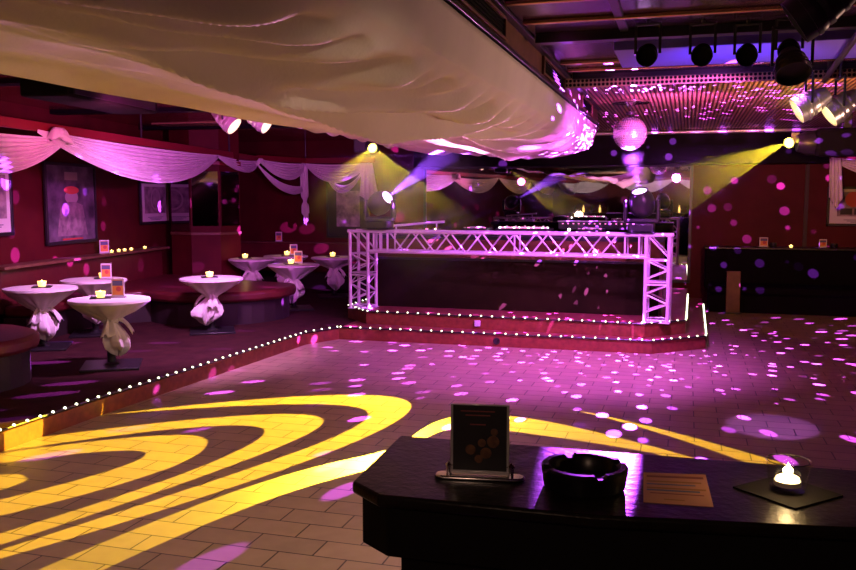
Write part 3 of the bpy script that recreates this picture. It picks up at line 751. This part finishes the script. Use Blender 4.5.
# ledge candles and cards
zl = .986
for i, (y, lb) in enumerate(((10.05, 'leftmost'), (10.25, 'second'), (10.42, 'third'), (10.62, 'fourth'), (11.05, 'rightmost'))):
    p = Vector((wx(y), y, 0)) + WN * .18
    candle((p.x, p.y, zl), '%s tealight in the row on the left bench ledge' % lb, .55, 'tealights on the left bench ledge', coaster=False)
p = Vector((wx(9.85), 9.85, 0)) + WN * .18
menu_card((p.x, p.y, zl), .8, 'menu card standing on the left bench ledge by the tealights')
menu_card((-7.35, 14.82, .921), .3, 'menu card on the far bench ledge right of the column')
menu_card((1.18, 14.62, .961), 0, 'left one of two menu cards on the black bench ledge', .14, .13)
menu_card((2.04, 14.62, .961), 0, 'right one of two menu cards on the black bench ledge', .12, .11)
candle((1.58, 14.60, .961), 'little candle between the two menu cards on the black ledge', .6, 'candles on the right ledge', coaster=False)
for x, s in ((1.32, 'left'), (2.2, 'right')):
    tag(MB().lathe([(.04, 0), (.05, .02), (.05, .07), (.044, .07), (.04, .02)], n=16).build('ashtray', 'black', loc=(x, 14.62, .961)), 'small dark ashtray right of the %s menu card on the black ledge' % s, 'ashtray', 'ashtrays on the black ledge')

# ------------------------------------------------------------------ foreground bar counter
bt = 1.16
t = thing('bar_counter', (.4, 1.68, 0), 'black bar counter with clipped corner in the foreground', 'bar counter')
top = [(-.62, 1.855), (-.605, 1.515), (-.53, 1.455), (-.14, 1.462), (.30, 1.53), (1.6, 1.62), (1.6, 1.92), (.34, 1.87)]
sh = lambda P, k=1.: [((x - .4), (y - 1.68)) for x, y in P]
MB().prism(sh(top), bt - .024, bt).build('counter_top', 'bar', t, bevel=.006)
apr = [(-.60, 1.83), (-.588, 1.525), (-.52, 1.475), (-.14, 1.48), (.30, 1.548), (1.59, 1.638), (1.59, 1.90), (.34, 1.85)]
MB().prism(sh(apr), bt - .125, bt - .0245).build('apron', 'bar_side', t, bevel=.004)
bas = [(-.50, 1.80), (-.50, 1.50), (-.14, 1.51), (.30, 1.575), (1.55, 1.66), (1.55, 1.88), (.34, 1.83)]
MB().prism(sh(bas), 0.0, bt - .126).build('cabinet', 'bar_side', t, smooth=0)
# menu holder
t = thing('menu_holder', (-.372, 1.60, bt), 'chrome-footed menu holder with dark cocktail card on the bar', 'menu holder', rz=-.16 + .30)
stad = [(.072 + .016 * math.cos(a), .016 * math.sin(a)) for a in [math.radians(-90 + 18 * i) for i in range(11)]] + [(-.072 - .016 * math.cos(a), -.016 * math.sin(a)) for a in [math.radians(-90 + 18 * i) for i in range(11)]]
MB().prism([(x, y * 1.1) for x, y in stad], 0, .008).build('foot', 'chrome', t, bevel=.003)
for x in (-.06, .06): MB().lathe([(.006, .008), (.006, .022), (.009, .026), (.001, .034)], (x, 0, 0), n=10).build('post', 'chrome', t)
f = MB()
for x in (-.0545, .0545): f.box((x, 0, .080), (.005, .007, .134))
f.box((0, 0, .0135), (.114, .012, .007)); f.box((0, 0, .1465), (.114, .007, .0025))
f.build('frame', 'acrylic', t, bevel=.001)
MB().box((0, 0, .081), (.104, .004, .129)).build('card', 'black', t, smooth=0)
for (x, z, r, mm) in ((.012, .052, .011, 'ink_orange'), (-.018, .058, .010, 'ink_red'), (.004, .072, .008, 'ink_orange'), (.026, .075, .012, 'ink_red'), (.028, .094, .007, 'ink_orange'), (-.002, .040, .008, 'ink_red')):
    MB().lathe([(.0005, 0), (r, 0), (r, .0006), (.0005, .0006)], (x, -.0021, z), (0, -1, 0), 16).build('fruit_picture', noisy(mat('dim_print', (.1, .03, .02), .6), (.06, .02, .012), (.15, .06, .02), 60, 2), t)
for q, (w_, z) in enumerate(((.066, .134), (.048, .126), (.030, .108))):
    MB().box((-.004, -.0024, z), (w_, .0006, .0022)).build('text_line', 'ink_wine', t, smooth=0)
# ashtray
t = thing('ashtray', (-.172, 1.612, bt), 'big round black ashtray in the middle of the bar', 'ashtray')
def notch(a, j, r, h):
    if j in (3, 4, 5) and min(abs((a - k * 2 * PI / 4 - .5 + PI) % (2 * PI) - PI) for k in range(4)) < .12: return r, h - .007
    return r, h
MB().lathe([(.066, 0), (.076, .004), (.080, .030), (.081, .040), (.078, .044), (.068, .044), (.062, .038), (.058, .014), (.001, .012)], n=72, fn=notch).build('bowl', 'ash', t)
# flyer
t = thing('flyer', (-.006, 1.645, bt), 'small peach paper flyer lying on the bar left of the candle', 'flyer', rz=-.0)
q = [(-.062, .083), (.056, .103), (.066, -.083), (-.054, -.092)]
MB().prism(q, .0005, .0012).build('sheet', 'paper', t, smooth=0)
def fl(u0, u1, v, hh, m_):
    a, b, c, d = [Vector((*p, .0014)) for p in q]
    P = lambda u, w: (a * (1 - u) + b * u) * (1 - w) + (d * (1 - u) + c * u) * w
    MB().add([P(u0, v), P(u1, v), P(u1, v + hh), P(u0, v + hh)], [(3, 2, 1, 0)]).build('text_line', m_, t, smooth=0)
for (u0, u1, v, hh, m_) in ((.05, .95, .10, .07, 'ink_wine'), (.05, .9, .28, .05, 'ink_amber'), (.05, .8, .38, .04, 'ink_blue'), (.05, .95, .50, .05, 'ink_amber'), (.05, .85, .57, .05, 'ink_blue'), (.1, .9, .68, .03, 'ink_wine'), (.3, .6, .86, .03, 'ink_amber')): fl(u0, u1, v, hh, m_)
# candle in a tumbler on a square coaster
CX, CY = .193, 1.685
tag(MB().box((CX, CY, bt + .002), (.135, .135, .003), rz=math.radians(47)).build('coaster', 'black_rough', smooth=0), 'square black coaster under the glass candle on the bar', 'coaster')
t = thing('glass_candle', (CX, CY, bt + .0037), 'lit tealight in a glass tumbler at the right end of the bar', 'candle')
MB().lathe([(.001, .002), (.030, .002), (.034, .010), (.039, .057), (.0375, .057), (.033, .012), (.028, .010), (.001, .010)], n=40).build('tumbler', 'glass', t)
MB().lathe([(.0385, .0565), (.0395, .0575), (.0385, .0588), (.0375, .0575), (.0385, .0565)], n=40, caps=False).build('rim', 'chrome', t)
MB().lathe([(.001, .011), (.024, .011), (.024, .020), (.022, .020), (.021, .017), (.001, .017)], n=24).build('tealight_cup', 'steel', t)
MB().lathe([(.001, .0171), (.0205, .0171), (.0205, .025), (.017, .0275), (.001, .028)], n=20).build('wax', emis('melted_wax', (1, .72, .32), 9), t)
MB().lathe([(.001, .029), (.008, .034), (.009, .040), (.004, .047), (.001, .052)], n=12).build('flame', emis('bar_flame', (1, .75, .36), 45, True), t)

# ------------------------------------------------------------------ lamps on the ceiling
def par_can(loc, d, label, r=.11, body='par_chrome', lens='lens_warm', grp='chrome par cans under the ceiling', l=.3, hang=FZ, cat='spotlight'):
    """can at loc pointing along d, yoke up to the ceiling"""
    d = Vector(d).normalized()
    t = thing('par_can', loc, label, cat, grp)
    MB().lathe([(.03, -l * .62), (r * .55, -l * .6), (r * .62, -l * .5), (r * .8, -l * .3), (r * .84, -l * .3), (r * .84, -l * .24), (r * .80, -l * .24), (r * .9, -l * .08), (r * .95, -l * .08), (r * .95, 0), (r * .9, 0), (r, .02), (r, l * .12), (r * 1.05, l * .12), (r * 1.05, l * .18), (r, l * .18), (r, l * .36), (r * .95, l * .36), (r * .93, .02)], (0, 0, 0), d, 28).build('can', body, t)
    MB().lathe([(.001, l * .10), (r * .9, l * .08), (r * .9, l * .05)], (0, 0, 0), d, 24).build('lens', lens, t)
    s = Vector((0, 0, 1)).cross(d)
    s = s.normalized() if s.length > 1e-3 else Vector((1, 0, 0))
    hz = hang - loc[2]; y = MB(); z1 = min(hz - .02, .22)
    for q in (-1, 1): y.tube(s * q * (r + .012), s * q * (r + .012) + Vector((0, 0, z1)), .010, 6)
    y.tube(s * -(r + .018) + Vector((0, 0, z1)), s * (r + .018) + Vector((0, 0, z1)), .010, 6)
    y.tube((0, 0, z1), (0, 0, hz), .012, 8)
    y.build('yoke', 'black', t)
    return t
par_can((.86, 7.2, 2.42), (-.86, -.08, -.50), 'left chrome par can glowing warm, under the right ceiling', .105, l=.26)
par_can((1.09, 7.3, 2.40), (-.80, -.10, -.58), 'right chrome par can glowing warm, at the right edge of the photo', .105, l=.26)
par_can((-4.58, 8.8, 2.585), (.86, .06, -.50), 'right one of the two glowing par cans over the podium', .11, hang=FZ, grp='chrome par cans over the podium')
par_can((-4.95, 8.75, 2.585), (.78, .06, -.62), 'left one of the two glowing par cans over the podium', .11, hang=FZ, grp='chrome par cans over the podium')
# pinspots on the ceiling beam
struct(MB().box((.95, 6.45, FZ - .05), (2.9, .80, .10)).build('trim_30', mat('violet_light_on_beam', (.16, .10, .62), .65), bevel=.004))  # violet light falling on the beam is put into its base colour
for x, y, lb in ((-.26, 5.63, 'leftmost'), (.065, 5.72, 'second'), (.33, 5.80, 'third'), (.56, 5.70, 'rightmost')):
    t = par_can((x, y, 2.60), (-.10, -.90, -.45), '%s small black pinspot in the row below the violet ceiling beam' % lb, .062, 'black_rough', 'black_rough', 'black pinspots on the ceiling beam', .16)
# big black floods at the upper right
par_can((.56, 5.50, 2.47), (.1, -.5, -.75), 'black flood lamp hanging before the violet beam at the upper right', .10, 'black', 'lens_off', 'black flood lamps upper right', .17)
par_can((.50, 4.0, 2.50), (-.80, .1, -.55), 'nearest black flood lamp with a faint warm lens, top right corner of the photo', .10, 'black', 'lens_dim', 'black flood lamps upper right', .30)
t = thing('lamp_bar', (.82, 4.6, 2.695), 'black pipe carrying lamps along the upper right ceiling', 'lamp bar')
MB().tube((.0, -1.4, 0), (.25, 3.4, 0), .022, 10).build('pipe', 'black', t)
for q in (-1.0, 1.2, 3.0): MB().tube((.02 + .052 * (q + 1), q, 0), (.02 + .052 * (q + 1), q, .10), .014, 8).build('clamp', 'black', t)
# scanner on the right with the yellow beam
SC = Vector((1.19, 11.63, 2.405))
t = thing('scanner_light', (1.6, 11.7, 2.38), 'big black scanner lamp with yellow beam at the upper right', 'stage light')
MB().box((.25, 0, .02), (.74, .34, .34)).build('housing', 'black_rough', t, bevel=.05)
MB().lathe([(.15, 0), (.15, .10), (.11, .20), (.10, .22)], (-.10, 0, .02), (-1, -.12, .0), 24).build('snout', 'black', t)
MB().box((.25, 0, .29), (.1, .08, .24)).build('bracket', 'black', t, bevel=.01)
MB().lathe([(.001, 0), (.062, 0), (.062, .014), (.001, .014)], Vector(SC) - Vector((1.6, 11.7, 2.38)), (-.62, -.75, -.25), 24).build('mirror_lens', 'lens_yellow', t)
MB().box((-.33, .04, .09), (.10, .02, .13)).build('mirror_arm', 'chrome', t, bevel=.004)
# left yellow lamp
SL = Vector((-3.90, 10.5, 2.385))
t = thing('scanner_light', (-3.97, 10.60, 2.39), 'small black scanner lamp with yellow beam above the left truss tower', 'stage light')
MB().box((-.05, .08, .02), (.28, .26, .20)).build('housing', 'black', t, bevel=.03)
MB().tube((-.05, .08, .10), (-.05, .08, FZ - 2.42), .018, 8).build('bracket', 'black', t)
MB().lathe([(.075, -.02), (.075, .05), (.065, .06)], (.06, -.05, -.01), (.6, -.7, -.3), 20).build('snout', 'black', t)
MB().lathe([(.001, .062), (.060, .060), (.060, .052)], (.06, -.05, -.01), (.6, -.7, -.3), 20).build('lens', 'lens_yellow', t)
# black box under the left ceiling
t = thing('ceiling_speaker', (-5.0, 6.55, 2.62), 'black box hanging under the left ceiling beside the fabric', 'speaker')
MB().box((0, 0, 0), (.42, 1.5, .20), rz=.12).build('cabinet', 'black_rough', t, bevel=.02)
MB().box((.0, 0, .105 + .03), (.10, .5, .082), rz=.12).build('bracket', 'black', t, bevel=.004)
MB().box((.215, .03, -.01), (.012, 1.35, .13), rz=.12).build('grille', 'frame', t, bevel=.003)
# perforated panel, left ceiling
struct(MB().box((-6.9, 11.6, FZ - .006), (1.1, 1.2, .012)).build('trim_31', 'brass_flat', smooth=0))

# ------------------------------------------------------------------ rear of the room (mirror view)
for i, x in enumerate((-3.6, -.6)):
    t = thing('high_shelf', (x, -4.72, 1.2), ('left' if i == 0 else 'right') + ' bottle shelf on the rear wall seen in the mirror', 'shelf', 'rear wall shelves')
    MB().box((0, 0, 0), (1.8, .3, .04)).build('board', 'wood', t, bevel=.005)
    for s in (-.8, .8): MB().box((s, 0, -.1), (.04, .26, .16)).build('bracket', 'wood', t)
    for q, od in enumerate(('first', 'second', 'third', 'fourth', 'fifth')):
        b = MB().lathe([(.035, 0), (.038, .01), (.038, .16), (.014, .22), (.013, .28)], n=14).build('bottle', 'candle_glass' if q % 2 else 'black', loc=(x - .64 + q * .32, -4.72, 1.2205))  # alternate bottles carry emission in place of light falling on them
        tag(b, od + ' bottle from the left on the ' + ('left' if i == 0 else 'right') + ' rear wall shelf', 'bottle', 'bottles on the rear wall shelves')

# ------------------------------------------------------------------ lights
def light(name, typ, loc, aim=None, energy=10, col=(1, 1, 1), size=.05, angle=60, blend=.3, **kw):
    l = bpy.data.lights.new(name, typ); l.energy = energy; l.color = col
    if typ == 'AREA':
        l.size = size
    else: l.shadow_soft_size = size
    if typ == 'SPOT': l.spot_size = math.radians(angle); l.spot_blend = blend
    o = bpy.data.objects.new(name, l); COL.objects.link(o); o.location = loc
    if aim is not None:
        o.rotation_euler = (Vector(aim) - Vector(loc)).to_track_quat('-Z', 'Y').to_euler()
    return o
def gobo_frame(loc, aim):
    """orient a spot so its local x is horizontal-right of the throw and local y is up"""
    d = (Vector(aim) - Vector(loc)).normalized(); r = d.cross(Vector((0, 0, 1))).normalized(); u = r.cross(d)
    return Matrix((r, u, -d)).transposed().to_euler()
def gobo(o, ref, bands, col):
    """a cut metal disc in front of the lamp: curved slots between an inner and an outer edge r(angle)"""
    l = o.data; l.use_nodes = True; nt = l.node_tree; em = nt.nodes['Emission']
    def mth(op, a, b=None):
        q = nt.nodes.new('ShaderNodeMath'); q.operation = op
        for i, x in enumerate((a, b)):
            if x is None: continue
            if isinstance(x, (int, float)): q.inputs[i].default_value = x
            else: nt.links.new(x, q.inputs[i])
        return q.outputs[0]
    tc = nt.nodes.new('ShaderNodeTexCoord'); sp = nt.nodes.new('ShaderNodeSeparateXYZ'); nt.links.new(tc.outputs['Normal'], sp.inputs[0])
    az = mth('ABSOLUTE', sp.outputs[2]); u0 = mth('DIVIDE', sp.outputs[0], az); v0 = mth('DIVIDE', sp.outputs[1], az)
    c, sn = math.cos(ref), math.sin(ref)
    u = mth('ADD', mth('MULTIPLY', u0, c), mth('MULTIPLY', v0, sn)); v = mth('ADD', mth('MULTIPLY', u0, -sn), mth('MULTIPLY', v0, c))
    r = mth('SQRT', mth('ADD', mth('MULTIPLY', u, u), mth('MULTIPLY', v, v))); th = mth('ARCTAN2', v, u)
    def edge(e):
        co, lo, hi = e
        t = mth('MINIMUM', mth('MAXIMUM', th, lo), hi); acc = co[0]
        for k in co[1:]: acc = mth('ADD', mth('MULTIPLY', acc, t), k)
        return acc
    tot = None
    for ein, eout, lo, hi in bands:
        b = mth('LESS_THAN', r, edge(eout))
        if ein: b = mth('MULTIPLY', b, mth('GREATER_THAN', r, edge(ein)))
        if lo is not None: b = mth('MULTIPLY', b, mth('GREATER_THAN', th, lo))
        if hi is not None: b = mth('MULTIPLY', b, mth('LESS_THAN', th, hi))
        tot = b if tot is None else mth('MAXIMUM', tot, b)
    nt.links.new(tot, em.inputs['Strength'])
    em.inputs['Color'].default_value = (*col, 1)

YEL = (1, .68, .03)
g1 = light('scanner_beam_right', 'SPOT', (1.16, 11.6, 2.4), None, 38000, (1, 1, 1), .004, 40, .05)
g1.rotation_euler = gobo_frame(g1.location, (-4.05, 4.0, 0))
gobo(g1, math.radians(-90), [
    (None, ([.00531, -.00007, .00879], -1.346, 1.218), None, None),
    (([-.00066, .00392, .00429, .03225], -1.489, 1.397), ([-.00401, -.00268, .0175, .00717, .04769], -1.553, 1.44), None, None),
    (([-.00176, -.00829, .01018, .01208, .06545], -1.574, 1.276), ([.00085, -.00836, .00463, .01763, .08771], -1.584, 1.331), None, None),
    (([.00366, -.00041, .00605, .02026, .10889], -1.588, 1.312), ([-.00458, -.01151, .01195, .03238, .13369], -1.524, 1.333), None, 1.40)], YEL)
g2 = light('scanner_beam_left', 'SPOT', (-3.86, 10.5, 2.37), None, 13500, (1, 1, 1), .004, 50, .05)
g2.rotation_euler = gobo_frame(g2.location, (-.9, 4.4, 0))
gobo(g2, math.radians(-120), [
    (([.02917, -.05468, .03168, -.04067, .12688], -.80, 2.2), ([.016, -.00398, .00048, -.07449, .16938], -.87, 2.2), -1.2, 2.7),
    (([-.08581, -.13546, .23083], -1.0, -.46), ([-.05649, -.16302, .21162], -1.0, -.46), -1.1, -.46)], YEL)

def cone(name, p, d, l, r0, r1, label):
    mb = MB(); mb.lathe([(r0, 0), (r1, l)], p, d, 32)
    return tag(mb.build(name, soft_haze('beam_haze', p - d * .35, d, l + 1.0, 11, .10, .45)), label, 'haze', kind='stuff')
PUR = (.32, .07, 1.)
h1 = light('moving_head_beam_left', 'SPOT', p1, p1 + d1, 5200, PUR, .02, 17, .25)
h2 = light('moving_head_beam_right', 'SPOT', p2, p2 + d2, 4000, PUR, .02, 17, .25)
def hz(p, d, l, a, label): return cone('haze', p + d * .02, d, l, .06, .06 + l * math.tan(math.radians(a)), label)
def soft_haze(name, o, ax, l, ang, d0, near=0.):
    """haze that thins out away from the lamp and towards the rim of the beam"""
    m = bpy.data.materials.new(name); m.use_nodes = True
    nt = m.node_tree; nt.nodes.clear()
    out = N(m, 'ShaderNodeOutputMaterial'); v = N(m, 'ShaderNodeVolumeScatter'); L(m, v.outputs[0], out.inputs['Volume'])
    g = N(m, 'ShaderNodeNewGeometry')
    sb = N(m, 'ShaderNodeVectorMath', operation='SUBTRACT'); L(m, g.outputs['Position'], sb.inputs[0]); sb.inputs[1].default_value = tuple(o)
    ln = N(m, 'ShaderNodeVectorMath', operation='LENGTH'); L(m, sb.outputs[0], ln.inputs[0])
    nm = N(m, 'ShaderNodeVectorMath', operation='NORMALIZE'); L(m, sb.outputs[0], nm.inputs[0])
    dt = N(m, 'ShaderNodeVectorMath', operation='DOT_PRODUCT'); L(m, nm.outputs[0], dt.inputs[0]); dt.inputs[1].default_value = tuple(ax)
    a = N(m, 'ShaderNodeMapRange'); a.interpolation_type = 'SMOOTHSTEP'; L(m, dt.outputs['Value'], a.inputs[0])
    a.inputs[1].default_value = math.cos(math.radians(ang)); a.inputs[2].default_value = math.cos(math.radians(ang * .45))
    b = N(m, 'ShaderNodeMapRange'); b.interpolation_type = 'SMOOTHSTEP'; L(m, ln.outputs['Value'], b.inputs[0])
    b.inputs[1].default_value = l; b.inputs[2].default_value = near
    for q in (a, b): q.inputs[3].default_value = 0; q.inputs[4].default_value = 1
    mu = N(m, 'ShaderNodeMath', operation='MULTIPLY'); L(m, a.outputs[0], mu.inputs[0]); L(m, b.outputs[0], mu.inputs[1])
    m2 = N(m, 'ShaderNodeMath', operation='MULTIPLY'); L(m, mu.outputs[0], m2.inputs[0]); m2.inputs[1].default_value = d0
    L(m, m2.outputs[0], v.inputs['Density'])
    return m
for o, lb, a_, l_, d_ in ((g2, 'yellow haze fanning down right from the left scanner lamp', 23, 3.4, .10), (g1, 'yellow haze fanning down left from the right scanner lamp', 13, 3.0, .017)):
    dd = o.rotation_euler.to_matrix() @ Vector((0, 0, -1))
    tag(MB().lathe([(.03, .06), (.03 + l_ * math.tan(math.radians(a_)), l_)], o.location, dd, 32).build('haze', soft_haze('scanner_haze', o.location, dd, l_, a_, d_)), lb, 'haze', kind='stuff')
hz(p1, d1, 1.15, 9.5, 'purple haze in the beam of the left moving head light')
hz(p2, d2, .42, 9.5, 'purple haze in the beam under the mirror ball')

# mirror ball: a dotted light thrown all round
def dots(loc, energy, scale, rad, seed):
    o = light('mirror_ball_sparkle', 'POINT', loc, None, energy, (1, 1, 1), .004)
    l = o.data; l.use_nodes = True; nt = l.node_tree; em = nt.nodes['Emission']
    tc = nt.nodes.new('ShaderNodeTexCoord'); mp = nt.nodes.new('ShaderNodeMapping'); mp.inputs['Rotation'].default_value = (seed, seed * 2, seed * .7)
    nt.links.new(tc.outputs['Normal'], mp.inputs['Vector'])
    vo = nt.nodes.new('ShaderNodeTexVoronoi'); vo.inputs['Scale'].default_value = scale; vo.inputs['Randomness'].default_value = .7
    nt.links.new(mp.outputs['Vector'], vo.inputs['Vector'])
    mr = nt.nodes.new('ShaderNodeMapRange'); mr.interpolation_type = 'SMOOTHSTEP'
    for i, x in ((1, rad * .75), (2, rad), (3, 1.), (4, 0.)): mr.inputs[i].default_value = x
    nt.links.new(vo.outputs['Distance'], mr.inputs[0])
    pw = nt.nodes.new('ShaderNodeMath'); pw.operation = 'MULTIPLY'; nt.links.new(mr.outputs[0], pw.inputs[0])
    sx = nt.nodes.new('ShaderNodeSeparateColor'); nt.links.new(vo.outputs['Color'], sx.inputs[0])
    ad = nt.nodes.new('ShaderNodeMath'); ad.operation = 'POWER'; nt.links.new(sx.outputs[0], ad.inputs[0]); ad.inputs[1].default_value = 1.5
    nt.links.new(ad.outputs[0], pw.inputs[1]); nt.links.new(pw.outputs[0], em.inputs['Strength'])
    em.inputs['Color'].default_value = (.50, .07, 1, 1)
    return o
dots(BC + Vector((0, -.02, -.22)), 30000, 18., .26, 1.9)

MAG = (1., .10, .72)
light('wash_booth', 'SPOT', (.80, 7.02, 2.60), (-2.0, 10.3, 1.0), 760, (.85, .13, 1.), .1, 66, .8)
light('wash_floor', 'SPOT', (-.4, 8.2, 2.74), (-1.3, 9.2, 0), 1050, (.62, .11, 1.), .12, 98, .8)
light('wash_swags', 'SPOT', (-3.3, 7.6, 2.0), (-7.0, 10.4, 2.3), 420, (.90, .14, .95), .1, 80, .8)
light('wash_podium', 'SPOT', (-3.95, 7.3, 2.7), (-5.7, 8.2, .3), 700, (.92, .34, 1.), .15, 92, .8)
light('wash_back', 'SPOT', (-3.6, 9.4, 2.0), (-6.2, 14.8, 2.2), 120, (.90, .14, .95), .1, 70, .8)
light('warm_floor', 'SPOT', (.5, 2.55, 2.72), (-1.7, 3.7, 0), 340, (1, .70, .50), .08, 78, .9)
light('warm_left', 'SPOT', (-5.0, 3.2, 2.74), (-6.2, 7.5, .4), 34, (1, .30, .42), .12, 70, .9)
light('warm_sail', 'SPOT', (-3.4, 1.2, 1.2), (-2.3, 5.5, 2.3), 40, (1, .66, .38), .12, 110, .9)
light('warm_ceiling', 'SPOT', (.95, 7.7, 2.15), (1.4, 10.6, 2.8), 420, (1, .42, .10), .08, 95, .8)
light('pink_ceiling', 'SPOT', (-.25, 9.3, 2.2), (-.15, 10.3, 2.8), 190, (1, .12, .72), .08, 120, .8)
light('wash_drape', 'SPOT', (-2.3, 10.95, 1.70), (-1.7, 6.3, 2.5), 6000, (1, .34, .80), .06, 24, .8)
light('pink_panels', 'SPOT', (-.35, 4.5, 2.25), (-.1, 4.1, 2.8), 12, (.9, .12, .9), .2, 120, .9)
light('bar_fill', 'SPOT', (-.5, -.9, 2.3), (-.2, 1.6, 1.2), 34, (1, .6, .4), .05, 34, .8)  # added warm fill for the bar from the camera side, no fixture there
for x in (.12, .50, .95): light('pipe_glint_fill', 'SPOT', (x, 14.05, 2.66), (x, 14.3, 2.76), 3, (1, .15, .8), .03, 70, .9)  # added pink spots that raise gleams on the chrome pipe, not lamps on it
light('wash_left_ceiling', 'SPOT', (-4.4, 6.2, 2.2), (-6.4, 8.6, 2.8), 170, (1, .12, .45), .1, 110, .9)
light('violet_pool', 'SPOT', (.56, 5.45, 2.30), (.66, 6.85, 0), 420, (.42, .14, 1), .03, 15, .35)
light('wash_drape_side', 'SPOT', (2.6, 6.6, 1.5), (-1.6, 5.6, 2.36), 260, (1, .55, .42), .08, 88, 1.)
light('par_fill', 'SPOT', (.45, 6.25, 2.1), (.98, 7.2, 2.45), 16, (1, .62, .25), .05, 44, .8)
light('bar_candle', 'POINT', (.193, 1.685, 1.16 + .075), None, .9, (1, .62, .26), .008)
light('violet_beam_fill', 'SPOT', (.25, 6.15, 2.15), (.25, 6.5, 2.75), 34, (.22, .12, 1), .06, 110, .8)  # added spot that turns the ceiling beam violet, no fixture there
light('rear_fill', 'SPOT', (-2.0, 1.0, 2.6), (-3.0, -5, 1.9), 1100, (1, .72, .62), .1, 120, .9)

w = bpy.data.worlds.new('World'); S.world = w; w.use_nodes = True
w.node_tree.nodes['Background'].inputs[0].default_value = (.5, .2, .4, 1); w.node_tree.nodes['Background'].inputs[1].default_value = .004

# ------------------------------------------------------------------ camera
cam = bpy.data.cameras.new('Camera'); co = bpy.data.objects.new('Camera', cam); COL.objects.link(co)
cam.sensor_width = 36; cam.lens = 36 * 865 / 856; cam.clip_start = .05
co.location = (0, 0, 1.7)
yaw, pitch = math.radians(16.6), math.radians(5.61)
d = Vector((-math.sin(yaw) * math.cos(pitch), math.cos(yaw) * math.cos(pitch), -math.sin(pitch)))
co.rotation_euler = d.to_track_quat('-Z', 'Y').to_euler()
S.camera = co
S.view_settings.view_transform = 'Standard'; S.view_settings.look = 'None'; S.view_settings.gamma = 1; S.view_settings.exposure = 0.
S.cycles.use_denoising = True
S.cycles.max_bounces = 6; S.cycles.diffuse_bounces = 3; S.cycles.glossy_bounces = 4; S.cycles.transparent_max_bounces = 8; S.cycles.volume_bounces = 0
S.cycles.caustics_reflective = False; S.cycles.caustics_refractive = False; S.cycles.sample_clamp_indirect = 4
